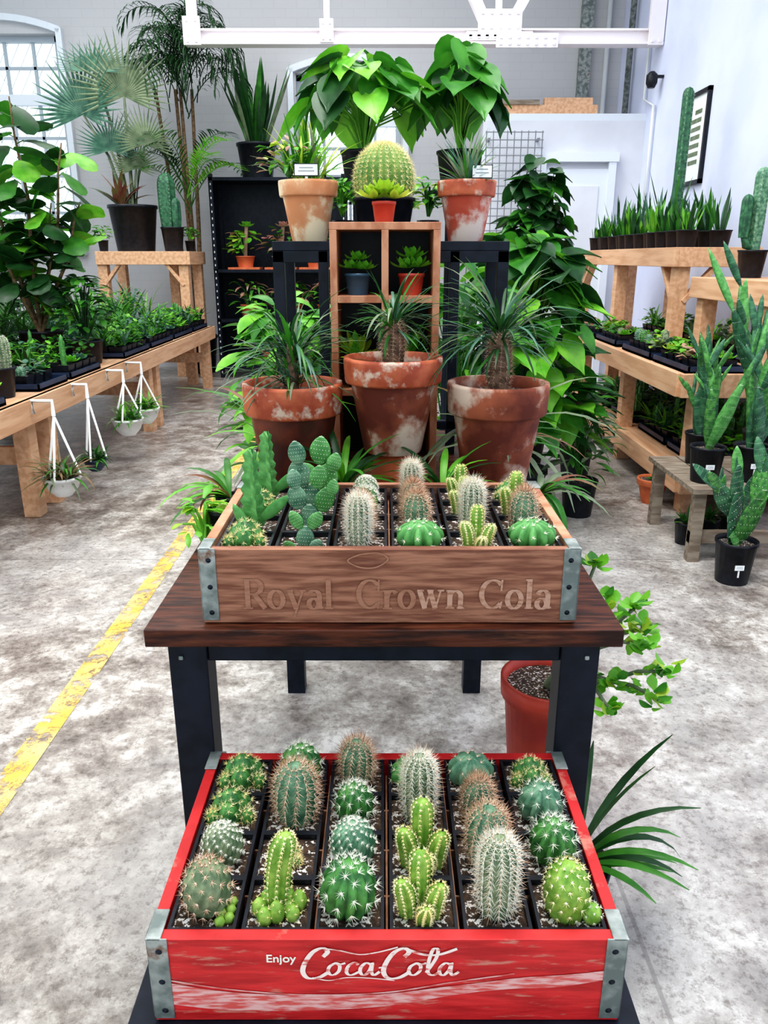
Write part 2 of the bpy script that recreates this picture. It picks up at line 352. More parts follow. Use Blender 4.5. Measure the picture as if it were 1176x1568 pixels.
def frond(mb,p,az,el,L,droop,nl,ll,lw,mat,ldroop=.9,stem=G_mid,sr=.006):
    cur=Vector(p); n=nl; pts=[cur.copy()]
    for i in range(n):
        t=i/n; e=el-droop*t*t
        cur=cur+Vector((math.cos(az)*math.cos(e),math.sin(az)*math.cos(e),math.sin(e)))*(L/n); pts.append(cur.copy())
        if t>.22:
            l=ll*math.sin(pi*min(.97,(t-.12)/.95))**.6
            for sg in (1,-1):
                blade(mb,cur,az+sg*R.uniform(.9,1.2),e*.5+.25,l,lw,ldroop,mat,'lance',3,.15)
    tube(mb,pts[::2]+[pts[-1]],[sr*(1-.7*k/len(pts[::2])) for k in range(len(pts[::2])+1)],stem,5)
def fan(mb,p,az,el,Rr,mat,n=30):
    p=Vector(p); nrm=Vector((math.cos(az)*math.cos(el),math.sin(az)*math.cos(el),math.sin(el))); _,u,w=basis(nrm)
    for i in range(n):
        a=-2.0+4.0*i/(n-1); d=(w*math.cos(a)+u*math.sin(a)+nrm*.25).normalized(); s=nrm.cross(d).normalized()
        l=Rr*(.85+.15*math.cos(a))*R.uniform(.85,1.1); wd=Rr*.03
        q=[p,p+d*l*.42+s*wd,p+d*l*.42+nrm*wd*.6,p+d*l*.42-s*wd,p+d*l+Vector((0,0,-.05*l))]
        mb.add(q,[(0,1,2),(0,2,3),(1,4,2),(2,4,3)],mat)
# ---------------------------------------------------------------- room
XL,XR,YB,YF,ZC=-5.6,2.45,9.0,-2.2,4.7
mb=MB(); box(mb,XL,XR,YF,YB+.3,-.1,0,Floor); fl=build('floor',mb)
mb=MB(); mb.add([(-.94,-1.0,.0015),(-.87,-1.0,.0015),(-.865,7.4,.0015),(-.935,7.4,.0015)],[(0,1,2,3)],Yellow); build('floor_marking_line',mb)
def wall_holes(name,mat,axis,pos,thick,a0,a1,z0,z1,holes):
    mb=MB()
    def bx(a,b,c,d):
        if b-a<1e-4 or d-c<1e-4: return
        if axis=='y': box(mb,a,b,pos,pos+thick,c,d,mat)
        else: box(mb,pos-thick,pos,a,b,c,d,mat)
    cur=a0
    for h in holes:
        bx(cur,h[0],z0,z1); bx(h[0],h[1],z0,h[2]); bx(h[0],h[1],h[3],z1); cur=h[1]
    bx(cur,a1,z0,z1); return build(name,mb)
W1=(-4.55,-3.36,1.3,3.38); W2=(-.92,.18,1.5,3.02)
wall_holes('wall_back',Brick,'y',YB,.3,XL-.2,XR+.2,0,ZC,[W1,W2])
wall_holes('wall_left',WallW,'x',XL,.25,YF,YB,0,ZC,[(-1.2,1.4,.9,3.9),(2.4,5.0,.9,3.9),(6.0,8.4,.9,3.9)])
wall_holes('wall_right',WallR,'x',XR+.25,.25,YF,YB,0,ZC,[])
mb=MB()
sk=[(-4.6,-2.9),( -1.4,1.3)]
cur=XL-.25
for a,b in sk:
    box(mb,cur,a,YF,YB+.3,ZC,ZC+.15,Ceil); box(mb,a,b,YF,-1,ZC,ZC+.15,Ceil); box(mb,a,b,3.4,4.2,ZC,ZC+.15,Ceil); box(mb,a,b,7.6,YB+.3,ZC,ZC+.15,Ceil); cur=b
box(mb,cur,XR+.25,YF,YB+.3,ZC,ZC+.15,Ceil); build('ceiling',mb)
def window(name,w,arch):
    mb=MB(); x0,x1,z0,z1=w; y=YB+.1; t=.055
    box(mb,x0,x0+t,y,y+.07,z0,z1,Frame);box(mb,x1-t,x1,y,y+.07,z0,z1,Frame);box(mb,x0,x1,y,y+.07,z0,z0+t,Frame);box(mb,x0,x1,y,y+.07,z1-t,z1,Frame)
    zt=z0+(z1-z0)*.72; box(mb,x0,x1,y-.01,y+.08,zt-.06,zt+.04,Trim)
    n=4
    for i in range(1,n): x=x0+(x1-x0)*i/n; box(mb,x-.014,x+.014,y+.02,y+.05,z0,z1,Frame)
    for z in [z0+(zt-z0)*k/4 for k in range(1,4)]+[(zt+z1)/2]: box(mb,x0,x1,y+.02,y+.05,z-.014,z+.014,Frame)
    for i in range(-10,14):
        xa=x0+(x1-x0)*i/10; h=z1-z0
        for dx in (1,-1):
            if dx==1: lo=max(0,(x0-xa)/(h*.6)); hi=min(1,(x1-xa)/(h*.6))
            else: lo=max(0,(xa-x1)/(h*.6)); hi=min(1,(xa-x0)/(h*.6))
            if hi-lo>.02: beam(mb,(xa+dx*h*.6*lo,y+.06,z0+h*lo),(xa+dx*h*.6*hi,y+.06,z0+h*hi),.005,.005,Wire)
    box(mb,x0-.08,x1+.08,YB-.1,YB,z0-.07,z0,Trim)
    k=12
    for i in range(k):
        a=-1+2*i/k; b=-1+2*(i+1)/k
        xa=(x0+x1)/2+a*((x1-x0)/2+.06); xb=(x0+x1)/2+b*((x1-x0)/2+.06)
        beam(mb,(xa,YB-.03,z1+.02+.12*(1-a*a)),(xb,YB-.03,z1+.02+.12*(1-b*b)),.06,.06,Trim)
    box(mb,x0-.08,x0-.02,YB-.06,YB,z0,z1+.04,Trim); box(mb,x1+.02,x1+.08,YB-.06,YB,z0,z1+.04,Trim)
    build(name,mb)
window('window_1',W1,True); window('window_2',W2,True)
mb=MB(); box(mb,.93,XR,7.98,8.1,0,2.42,WallW); box(mb,.9,XR,7.98,8.14,2.42,2.48,Trim); build('wall_partition',mb)
mb=MB(); box(mb,1.52,2.12,7.93,7.98,0,2.0,Trim)
for a,b,c,d in ((1.6,2.04,1.1,1.85),(1.6,2.04,.2,.95)):
    box(mb,a,b,7.92,7.93,c,d,WallW)
for x in (1.46,2.12): box(mb,x,x+.07,7.9,7.98,0,2.06,Trim)
box(mb,1.44,2.21,7.89,7.98,2.06,2.14,Trim); box(mb,1.56,1.6,7.87,7.93,1.0,1.05,Galv); build('door_1',mb)
mb=MB()
for i in range(9): x=.95+i*.065; box(mb,x-.004,x+.004,7.86,7.868,.9,2.32,WireD)
for i in range(22): z=.92+i*.066; box(mb,.94,1.48,7.852,7.86,z-.004,z+.004,WireD)
for x in (.98,1.44):
    for z in (1.0,2.25): box(mb,x-.01,x+.01,7.868,7.98,z-.01,z+.01,WireD)
build('wire_grid_panel',mb)
mb=MB()
box(mb,.95,2.0,8.02,8.12,2.48,2.56,Pine); box(mb,1.5,1.95,8.02,8.12,2.56,2.62,Pine)
box(mb,1.1,1.45,8.0,8.1,2.56,2.6,ww); build('stacked_timber',mb)
mb=MB(); Y=7.75; zc=3.03
box(mb,-1.75,XR,Y-.07,Y+.07,zc-.05,zc-.03,TrussW); box(mb,-1.75,XR,Y-.01,Y+.01,zc-.03,zc+.07,TrussW); box(mb,-1.75,XR,Y-.05,Y+.05,zc+.06,zc+.075,TrussW)
def plate(x0,x1,z0,z1,yy=Y-.05):
    box(mb,x0,x1,yy-.01,yy+.01,z0,z1,TrussW)
    nx=max(2,int((x1-x0)/.07))
    for i in range(nx):
        for z in (z0+.03,z1-.03):
            x=x0+(i+.5)*(x1-x0)/nx; box(mb,x-.012,x+.012,yy-.022,yy-.01,z-.012,z+.012,TrussW)
cx=1.0
plate(cx-.28,cx+.3,zc-.02,zc+.05); plate(cx-.02,cx+.52,zc-.08,zc+.03,Y-.075); plate(cx-.18,cx+.2,zc+.05,zc+.22); plate(-.56,-.44,zc-.04,zc+.14,Y-.075); plate(XR-.14,XR-.01,zc-.06,zc+.55,Y-.075); plate(-1.75,-1.6,zc-.06,zc+.16,Y-.075)
beam(mb,(cx-.1,Y,zc+.1),(cx-.9,Y,zc+1.6),.09,.09,TrussW); beam(mb,(cx,Y,zc+.05),(cx,Y,ZC-.01),.07,.05,TrussW); beam(mb,(cx+.1,Y,zc+.1),(cx+.95,Y,zc+1.6),.09,.09,TrussW)
beam(mb,(-.5,Y,zc),(-.5,Y,ZC-.01),.07,.05,TrussW); beam(mb,(XR-.07,Y,zc),(XR-.07,Y,ZC-.01),.09,.09,TrussW); beam(mb,(-1.68,Y,zc),(-1.68,Y,ZC-.01),.08,.08,TrussW)
build('roof_truss',mb)
mb=MB(); tube(mb,[(XR-.03,8.0,ZC-.01),(XR-.03,8.0,2.6),(XR-.03,7.7,2.5),(XR-.03,7.7,1.4)],.014,Wire,8); tube(mb,[(XR-.06,8.5,ZC-.01),(XR-.06,8.5,2.5)],.03,Galv,8)
lathe(mb,XR-.1,7.6,[(.03,2.62),(.05,2.66),(.05,2.72),(.02,2.75)],Blackp,12); box(mb,XR-.1,XR,7.58,7.62,2.7,2.72,Blackp)
box(mb,2.0,2.12,8.93,9.0,2.5,ZC-.02,Galv); tube(mb,[(2.28,8.95,2.5),(2.28,8.95,ZC-.02)],.025,Wire,8); build('wall_conduit',mb)
mb=MB(); x=XR
box(mb,x-.03,x,6.42,6.45,1.75,2.42,Blackp);box(mb,x-.03,x,6.92,6.95,1.75,2.42,Blackp);box(mb,x-.03,x,6.42,6.95,1.75,1.78,Blackp);box(mb,x-.03,x,6.42,6.95,2.39,2.42,Blackp)
box(mb,x-.015,x,6.45,6.92,1.78,2.39,Paper)
for i in range(7):
    z=1.9+i*.06; box(mb,x-.018,x-.015,6.55,6.55+R.uniform(.1,.28),z,z+.03,G_grey)
build('framed_print',mb)
# ---------------------------------------------------------------- furniture
mb=MB(); zt=.757
n=4
for i in range(n):
    y0=.869+i*(1.18/n); box(mb,-.302,.302,y0,y0+1.18/n-.0015,zt-.024,zt,DarkWood)
for sx in (-1,1):
    for y in (.885,1.955):
        x0=.2785*sx; box(mb,min(x0,x0-.05*sx),max(x0,x0-.05*sx),y,y+.045,0,zt-.024,BlackM)
    x0=.27*sx; box(mb,min(x0,x0-.03*sx),max(x0,x0-.03*sx),.93,1.955,zt-.055,zt-.024,BlackM)
    box(mb,.262*sx-.003,.262*sx+.003,.882,.885,zt-.05,zt-.044,Galv)
box(mb,-.2285,.2285,.89,.92,zt-.055,zt-.024,BlackM); box(mb,-.2285,.2285,1.96,1.99,zt-.055,zt-.024,BlackM)
build('display_table',mb,bevel=.002)
mb=MB(); zs=.458
box(mb,-.262,.262,.565,.872,zs-.02,zs,BlackM)
for sx in (-1,1):
    for y in (.57,.832): x0=.255*sx; box(mb,min(x0,x0-.035*sx),max(x0,x0-.035*sx),y,y+.035,0,zs-.02,BlackM)
box(mb,-.25,.25,.575,.59,.1,.13,BlackM); box(mb,-.25,.25,.845,.86,.1,.13,BlackM)
build('low_metal_stand',mb,bevel=.002)
def crate(name,cx,yf,z0,h,w,d,outer,rimm,inner,nx,ny):
    mb=MB(); t=.013; x0=cx-w/2; x1=cx+w/2; y1=yf+d; z1=z0+h
    box(mb,x0,x1,yf,yf+t,z0,z1,outer); box(mb,x0,x1,y1-t,y1,z0,z1,outer)
    box(mb,x0,x0+t,yf+t,y1-t,z0,z1+.0,rimm); box(mb,x1-t,x1,yf+t,y1-t,z0,z1+.0,rimm)
    for k in range(5):
        yy=yf+t+(d-2*t)*k/5; box(mb,x0+t,x1-t,yy,yy+(d-2*t)/5-.006,z0+.002,z0+.01,inner)
    for i in range(1,nx):
        x=x0+t+(w-2*t)*i/nx; box(mb,x-.0012,x+.0012,yf+t,y1-t,z0+.01,z1-.026,inner)
    for j in range(1,ny):
        y=yf+t+(d-2*t)*j/ny; box(mb,x0+t,x1-t,y-.0012,y+.0012,z0+.01,z1-.0265,inner)
    s=.02; e=.0016
    for sx,xx in ((-1,x0),(1,x1)):
        for sy,yy in ((-1,yf),(1,y1)):
            xa,xb=sorted((xx,xx-sx*s)); box(mb,xa,xb,*sorted((yy,yy+sy*e)),z0+.004,z1+.002,Galv)
            ya,yb=sorted((yy,yy-sy*s)); box(mb,*sorted((xx,xx+sx*e)),ya,yb,z0+.004,z1+.002,Galv)
            box(mb,*sorted((xx+sx*e,xx-sx*.014)),*sorted((yy+sy*e,yy-sy*.036)),z1,z1+.002,Galv)
            for zz in (z0+.015,z0+h*.5,z1-.014):
                    xc=xx-sx*.011; q=yy+sy*e
                    vs=[(xc+.0035*math.cos(a*pi/4),q,zz+.0035*math.sin(a*pi/4)) for a in range(8)]+[(xc,q+sy*.002,zz)]
                    mb.add(vs,[(a,(a+1)%8,8) for a in range(8)],BlackM)
    return build(name,mb,bevel=.0012)
cr1=crate('red_wooden_crate',.003,.585,.459,.106,.472,.30,RedPaint,RedPaint,CrateIn,6,4)
cr2=crate('aged_wooden_crate',.007,.888,.758,.1,.472,.30,CrateW,CrateIn,CrateIn,6,4)
def catmull(pts,k=6):
    out=[];P=[pts[0]]+list(pts)+[pts[-1]]
    for i in range(1,len(P)-2):
        for j in range(k):
            t=j/k; r=[]
            for d in (0,1):
                a,b,c,e=P[i-1][d],P[i][d],P[i+1][d],P[i+2][d]
                r.append(.5*((2*b)+(-a+c)*t+(2*a-5*b+4*c-e)*t*t+(-a+3*b-3*c+e)*t**3))
            out.append(r)
    out.append(list(pts[-1])); return out
ycount=[0]
def ribbon(mb,pts,wf,y,ox,oz,sx,sz,mat,smooth=True,k=6,pen=None):
    ycount[0]+=1; y=y-.00002*(ycount[0]%40)
    P=catmull(pts,k) if smooth else [list(p) for p in pts]
    P=[(ox+p[0]*sx,oz+p[1]*sz) for p in P]; vs=[];fs=[];n=len(P)
    for i,p in enumerate(P):
        a=P[max(0,i-1)];b=P[min(n-1,i+1)]; dx,dz=b[0]-a[0],b[1]-a[1]; l=math.hypot(dx,dz) or 1; nx,nz=-dz/l,dx/l
        w=wf(i/(n-1),abs(dz/l)) if callable(wf) else wf
        vs+=[(p[0]-nx*w/2,y-i*2e-6,p[1]-nz*w/2),(p[0]+nx*w/2,y-i*2e-6,p[1]+nz*w/2)]
    fs=[(2*i,2*i+2,2*i+3,2*i+1) for i in range(n-1)]
    # faces wound so that the normal points out of the board (-Y)
    a,b,c=[Vector(vs[q]) for q in fs[0][:3]]
    if (b-a).cross(c-a).y>0: fs=[tuple(reversed(f)) for f in fs]
    mb.add(vs,fs,mat)
mb=MB(); yy=.5838; ox,oz,s=-.084,.521,.0315
pen=lambda w:(lambda t,v:w*(.4+.6*v))
def sc_stroke(pts,w=.0036,dx=0): ribbon(mb,[(p[0]+dx,p[1]) for p in pts],pen(w*.9),yy,ox,oz,s,s,WhitePaint)
def bigC(dx):
    sc_stroke([(.75,.75),(.9,.95),(.75,1.1),(.45,.95),(.2,.55),(.1,.15),(.25,-.12),(.6,-.1),(.95,.15)],.0058,dx)
def small_o(dx): sc_stroke([(.3,.5),(.1,.35),(.05,.1),(.2,0),(.38,.15),(.42,.38),(.3,.5),(.45,.45),(.6,.5)],.0042,dx)
def small_c(dx): sc_stroke([(.45,.42),(.35,.52),(.15,.38),(.08,.12),(.22,0),(.5,.15)],.0042,dx)
def small_a(dx): sc_stroke([(.42,.42),(.25,.5),(.08,.3),(.08,.08),(.2,0),(.36,.2),(.45,.5),(.42,.15),(.5,.0),(.68,.15)],.0042,dx)
bigC(0); small_o(.85); small_c(1.4); small_a(1.85); sc_stroke([(2.5,.3),(2.7,.34)],.004)
bigC(2.55); small_o(3.4); sc_stroke([(0,.1),(.3,.7),(.35,1.05),(.2,1.05),(.08,.6),(.05,.15),(.2,0),(.4,.12)],.0042,4.0); small_a(4.35)
sc_stroke([(.75,1.1),(1.3,1.0),(1.9,.85),(2.5,.95),(3.1,1.15)],.003); sc_stroke([(3.3,1.1),(3.9,.85),(4.4,.85),(4.95,1.08)],.0055)
sc_stroke([(.4,-.1),(.9,-.22),(1.5,-.1),(2.2,-.12),(3,-.22)],.0028)
build('logo_lettering',mb,parent=cr1)
mb=MB()
ribbon(mb,[(-.228,.498),(-.16,.486),(-.08,.483),(0,.487),(.07,.5),(.13,.509),(.18,.513),(.226,.521)],lambda t,v:(.026*(1-t)**1.2+.003) if t<.6 else .0115+.004*math.sin(pi*(t-.6)/.42)**2,.5846,0,0,1,1,WornWhite)
ribbon(mb,[(-.228,.516),(-.16,.502),(-.08,.494),(0,.497),(.07,.511),(.13,.522)],lambda t,v:.0018,.5846,0,0,1,1,WornWhite)
build('painted_wave',mb,parent=cr1)
def text(name,body,x,y,z,size,mat,parent,off=0.0):
    cu=bpy.data.curves.new(name,'FONT'); cu.body=body; cu.size=size; cu.extrude=.0002; cu.offset=off; cu.materials.append(mat)
    ob=bpy.data.objects.new(name,cu); sc.collection.objects.link(ob); ob.rotation_euler=(pi/2,0,0); ob.parent=parent
    ob.location=(x-parent.location[0],y-parent.location[1],z-parent.location[2]); return ob
text('small_lettering','Enjoy',-.117,.5836,.538,.0135,S_white,cr1,.0002)
def serifword(word,x,z,h,mat,mbt,y):
    st=h*.16; th=h*.06; xh=.64
    def seg(a,b,w): ribbon(mbt,[a,b],w,y,x,z,h,h,mat,smooth=False)
    def ell(cx,cz,rx,rz,a0,a1,n=20):
        pts=[(cx+rx*math.cos(a0+(a1-a0)*i/n),cz+rz*math.sin(a0+(a1-a0)*i/n)) for i in range(n+1)]
        ribbon(mbt,pts,lambda t,v:th+(st-th)*v,y,x,z,h,h,mat,smooth=False)
    for ch in word:
        if ch=='C': ell(.42,.5,.34,.46,.75,2*pi-.75); seg((.68,.6),(.70,.98),th); seg((.66,.02),(.7,.25),th); adv=.82
        elif ch=='R': seg((.15,0),(.15,1),st); seg((0,.97),(.4,.97),th); seg((0,.03),(.3,.03),th); seg((.15,.5),(.4,.5),th); ell(.38,.74,.2,.23,-pi/2,pi/2); seg((.36,.5),(.68,.02),st); adv=.76
        elif ch=='y': seg((.08,xh),(.28,0),st); seg((.5,xh),(.2,-.28),th); seg((0,xh-.02),(.2,xh-.02),th); seg((.4,xh-.02),(.58,xh-.02),th); adv=.6
        elif ch=='r': seg((.12,0),(.12,xh),st); seg((0,.03),(.28,.03),th); seg((0,xh-.03),(.12,xh-.03),th); ell(.28,.42,.14,.19,.6,pi); adv=.46
        elif ch=='o': ell(.27,.32,.21,.3,0,2*pi); adv=.6
        elif ch=='w':
            seg((.06,xh),(.24,0),st);seg((.24,0),(.4,xh),th);seg((.38,xh),(.56,0),st);seg((.56,0),(.72,xh),th)
            for a in (.0,.3,.62): seg((a,xh-.02),(a+.2,xh-.02),th)
            adv=.88
        elif ch=='n': seg((.12,0),(.12,xh),st); seg((0,.03),(.26,.03),th); seg((0,xh-.03),(.12,xh-.03),th); ell(.29,.4,.17,.2,.1,pi); seg((.45,0),(.45,.42),st); seg((.34,.03),(.58,.03),th); adv=.66
        elif ch=='l': seg((.12,0),(.12,1),st); seg((0,.03),(.26,.03),th); seg((0,.97),(.12,.97),th); adv=.3
        elif ch=='a': ell(.22,.18,.15,.17,0,2*pi); seg((.4,.05),(.4,.45),st); ell(.24,.44,.16,.18,0,pi*.9); seg((.38,.03),(.52,.05),th); adv=.56
        else: adv=.35
        x+=adv*h
mb=MB(); serifword('Royal',-.178,.778,.041,FadedLet2,mb,.8868); serifword('Cro',-.035,.778,.041,FadedLet2,mb,.8868); serifword('wn Cola',.042,.778,.041,FadedLet,mb,.8868)
ribbon(mb,[(-.03,.852),(-.045,.844),(-.03,.835),(-.01,.835),(.005,.846),(-.008,.854),(-.03,.852)],.002,.8868,0,0,1,1,FadedLet2)
build('serif_lettering',mb,parent=cr2)
# ---------------------------------------------------------------- crate cacti
def cactus(kind,x,y,z0,ph,s=1.0):
    mb=MB(); w=.0685; sqpot(mb,x,y,z0,ph,w); zs=z0+ph-.009; x+=R.uniform(-.003,.003); y+=R.uniform(-.003,.003); c=(x,y,zs); nm='potted_cactus'
    if kind=='mam':
        a=ribbed(mb,c,.024*s,.058*s,14,.22,C_grey,12,twist=1.2,areN=2,spr=3); spines(mb,a,7,.006,S_tan,.0005,1.3,S_white,S_brown); nm='mammillaria_cactus'
        for k in range(6): ribbed(mb,(x+.016+.009*(k%2),y-.022+.005*k,zs),.006,.012,6,.15,C_lime,5,spr=2)
    elif kind=='ball':
        a=ribbed(mb,c,.023*s,.047*s,20,.2,C_grey if s<1.05 else C_blue,13,twist=1.4,areN=2,spr=3); spines(mb,a,9,.0045,S_white,.00035,1.4,S_white); nm='pincushion_cactus'
    elif kind=='star':
        a=ribbed(mb,c,.0265*s,.054*s,12,.3,C_green,10,areN=2,twist=.5,spr=4); spines(mb,a,9,.008,S_white,.00042,1.15,S_white); nm='globe_cactus'
    elif kind=='clump':
        for dx,dy,k in ((-.011,.006,.8),(.012,.008,.75),(0,-.012,.8),(.0,.004,1.0),(-.02,-.01,.5),(.02,-.008,.5)):
            a=ribbed(mb,(x+dx*s,y+dy*s,zs),.0165*s*k,.038*s*k,9,.34,C_green,7,areN=2,spr=3); spines(mb,a,6,.006,S_gold,.0004,1.1)
        nm='clustering_cactus'
    elif kind=='hairy':
        a=ribbed(mb,c,.0165*s,.082*s,12,.24,C_grey,16,'col',areN=1,spr=3); spines(mb,a,7,.0105,S_white,.00038,1.2,S_white,S_tan); nm='hairy_cactus'
    elif kind=='orange':
        a=ribbed(mb,c,.019*s,.060*s,12,.24,C_blue,12,'col' if s>1.04 else 'globe',areN=1,twist=.3,spr=3); spines(mb,a,6,.0105,S_tan,.00042,1.0,S_white,S_brown); nm='red_spined_cactus'
    elif kind=='cols':
        for dx,dy,h,r in ((0,.004,.075,.0115),(-.014,-.008,.05,.0105),(.014,-.009,.046,.0105),(.004,-.02,.028,.009)):
            a=ribbed(mb,(x+dx*s,y+dy*s,zs),r*s,h*s,7,.32,C_lime,11,'col',areN=1,lean=(dx*.5,dy*.3)); spines(mb,a,5,.004,S_gold,.0004,1.1,S_gold)
        nm='peanut_cactus'
    elif kind=='bigcol':
        a=ribbed(mb,(x,y,zs),.013*s,.095*s,8,.28,C_lime,16,'col',areN=1,lean=(.012,.0)); spines(mb,a,5,.004,S_gold,.0005,1.1,S_gold)
        for k in range(9):
            an=k*2.4; rr=.012+.0015*k; a=ribbed(mb,(x+rr*math.cos(an),y-.008+rr*.7*math.sin(an),zs),.0085,.017+.01*R.random(),6,.25,C_lime,5,areN=2,spr=3); spines(mb,a,4,.003,S_gold,.0005)
        nm='peanut_cactus'
    elif kind=='limeball':
        a=ribbed(mb,c,.0235*s,.062*s,14,.24,C_lime,12,'col',twist=.8,areN=2,spr=3); spines(mb,a,6,.005,S_gold,.0005,1.2,S_white)
        a=ribbed(mb,(x+.024,y-.012,zs),.011,.022,8,.2,C_lime,6,areN=2,spr=3); spines(mb,a,5,.003,S_white,.0005); nm='globe_cactus'
    elif kind=='gym':
        a=ribbed(mb,c,.029*s,.038*s,9,.38,C_blue,10,areN=3,spr=6); spines(mb,a,6,.006,S_tan,.0005,1.2,S_white); nm='chin_cactus'
    elif kind=='gymg':
        a=ribbed(mb,c,.030*s,.034*s,11,.38,C_pad,10,areN=3,spr=6); spines(mb,a,6,.006,S_white,.0005,1.2,S_gold); nm='chin_cactus'
    elif kind=='starb':
        a=ribbed(mb,c,.026*s,.046*s,11,.3,C_blue,8,areN=2,twist=.5,spr=4); spines(mb,a,7,.008,S_white,.0004,1.1,S_white); nm='globe_cactus'
    elif kind=='opu':
        def br(p,d,L,lev):
            az=-pi/2+R.uniform(-.35,.35); pad(mb,p,d,L,L*.72,L*.2,az,C_pad if R.random()<.6 else C_blue,S_white,7,.022)
            if lev>0:
                for k in (-1,1):
                    dd=Vector(d)+Vector((k*.7,R.uniform(-.2,.2),.2)); q=Vector(p)+Vector(d).normalized()*L*.86+Vector((k*L*.18,0,0)); br(q,dd.normalized(),L*.8,lev-1)
        br((x,y,zs-.004),(.05,0,1),.045*s,1); br((x+.012,y-.014,zs-.004),(.35,-.25,.8),.034*s,0); br((x-.014,y-.012,zs-.004),(-.4,-.3,.8),.03*s,0); nm='bunny_ear_cactus'
    elif kind=='opub':
        for k,(dx,h,l,m) in enumerate(((0,0,.05,C_blue),(.018,.036,.046,C_pad),(-.014,.042,.046,C_blue),(.012,.080,.042,C_pad),(-.016,.08,.036,C_blue),(.03,.07,.03,C_pad))):
            pad(mb,(x+dx,y-.003*k,zs+h*s-.003),(dx*10,-.03,1),l*s,l*.74*s,l*.2*s,-pi/2+R.uniform(-.3,.3),m,S_white,7,.022)
        nm='bunny_ear_cactus'
    elif kind=='crest':
        H=.12*s
        for w3 in range(3):
            a=-1.2+w3*2.1; u=Vector((math.cos(a),math.sin(a),0)); v2=Vector((-u.y,u.x,0)); vs=[];n=14
            for i in range(n+1):
                t=i/n; wd=.024*(1-.55*t)*(1.0 if i%2 else .72); 
                if i==n: wd=.002
                p0=Vector((x,y,zs+H*t)); vs+=[p0+v2*.004,p0+u*wd,p0-v2*.004]
            fs=[]
            for i in range(n): q=i*3; fs+=[(q,q+1,q+4,q+3),(q+1,q+2,q+5,q+4)]
            mb.add(vs,fs,C_pad)
        pad(mb,(x+.01,y-.006,zs+.015),(.85,0,.75),.055,.017,.008,-1.5,C_pad)
        pad(mb,(x-.006,y-.01,zs),(-.4,0,.8),.045,.015,.008,-1.5,C_pad); nm='candelabra_spurge'
    return build(nm,mb)
LOW=[['mam','bigcol','star','cols','hairy','limeball'],
     ['ball','clump','ball','cols','orange','star'],
     ['clump','orange','star','hairy','orange','starb'],
     ['clump','star','orange','gymg','gym','clump']]
LS=[[1.05,1,1.12,.95,1.15,1.0],[1.0,.6,1.1,1.05,1.2,1.0],[1.0,1.3,.9,1.1,.95,1.05],[1.05,1.0,1.05,1.0,1.05,.9]]
px=(.472-.026)/6; py=(.30-.026)/4
for j in range(4):
    for i in range(6):
        cactus(LOW[j][i],.003-.223+px*(i+.5),.585+.013+py*(j+.5),.4695,.094,LS[j][i])
UP=[['clump','opu','hairy','gymg','cols','gymg'],
    ['crest','opub','orange','orange','hairy','orange'],
    ['clump','opub','star','orange','cols','cols'],
    ['crest','opu','ball','hairy','cols','clump']]
US=[[.95,.75,.85,1.05,.75,1.05],[.95,.8,.85,.9,.85,.95],[.9,1.0,.75,.8,.75,.85],[.9,.9,.8,.75,.75,.8]]
for j in range(4):
    for i in range(6):
        cactus(UP[j][i],.007-.223+px*(i+.5),.888+.013+py*(j+.5),.7685,.084,US[j][i])
# ---------------------------------------------------------------- terracotta pots behind crate
def tpot(name,x,y,z0,h,r,body,rim,fn):
    mb=MB(); claypot(mb,x,y,z0,h,r,body,rim); fn(mb,x,y,z0+h*.91); return build(name,mb)
def airy(mb,x,y,z):
    for i in range(150):
        az=R.uniform(0,2*pi); h=R.uniform(.0,.08); blade(mb,(x+R.uniform(-.014,.014),y+R.uniform(-.014,.014),z+h),az,R.uniform(.1,1.45),R.uniform(.09,.18),.0058,R.uniform(.4,1.8),R.choice([G_dark,G_mid,G_dark,G_blue,G_grey]),'lance',6,.3)
    tube(mb,[(x,y,z-.01),(x,y,z+.09)],[.014,.008],StemB,7)
def pachy(stem,nl,ll):
    def f(mb,x,y,z):
        a=ribbed(mb,(x,y,z-.005),.022,stem,12,.15,StemB,14,'col',areN=1,spr=2); spines(mb,a,4,.011,S_tan,.00045,.9)
        for i in range(nl):
            az=R.uniform(0,2*pi); blade(mb,(x,y,z+stem*R.uniform(.6,.97)),az,R.uniform(-.1,1.35),ll*R.uniform(.5,1.1),.0062,R.uniform(.4,1.9),R.choice([G_dark,G_blue,G_grey,G_dark,G_mid]),'lance',6,.3)
    return f
tpot('potted_spiky_succulent',-.172,1.45,.757,.222,.0945,TerraD,TerraRim,airy)
mb=MB(); lathe(mb,.017,1.45,[(.052,.757),(.052,.775),(.047,.775),(.034,.848),(.001,.848)],TerraN,30); build('upturned_clay_pot',mb)
tpot('potted_madagascar_palm',.017,1.45,.848,.178,.093,Terra,TerraRim,pachy(.09,95,.12))
tpot('potted_madagascar_palm',.215,1.45,.757,.222,.096,Terra,Terra,pachy(.115,120,.2))
mb=MB(); x0,x1,y0,y1,z0,z1=-.245,.275,1.78,2.0,.757,1.235
box(mb,x0,x1,y0,y1,z1-.02,z1,BlackM)
for x in (x0,x1-.025):
    for y in (y0,y1-.025): box(mb,x,x+.025,y,y+.025,z0,z1-.02,BlackM)
for x in (x0+.1,x1-.13):
    box(mb,x,x+.022,y0,y0+.022,z0,z1-.02,BlackM)
box(mb,x0,x1,y0,y0+.02,z1-.045,z1-.02,BlackM); box(mb,x0,x1,y0,y0+.02,z0+.06,z0+.08,BlackM); build('metal_riser_stand',mb,bevel=.0015)
mb=MB(); x0,x1,y0,y1,z0,z1=-.106,.110,1.58,1.755,.757,1.266; t=.014
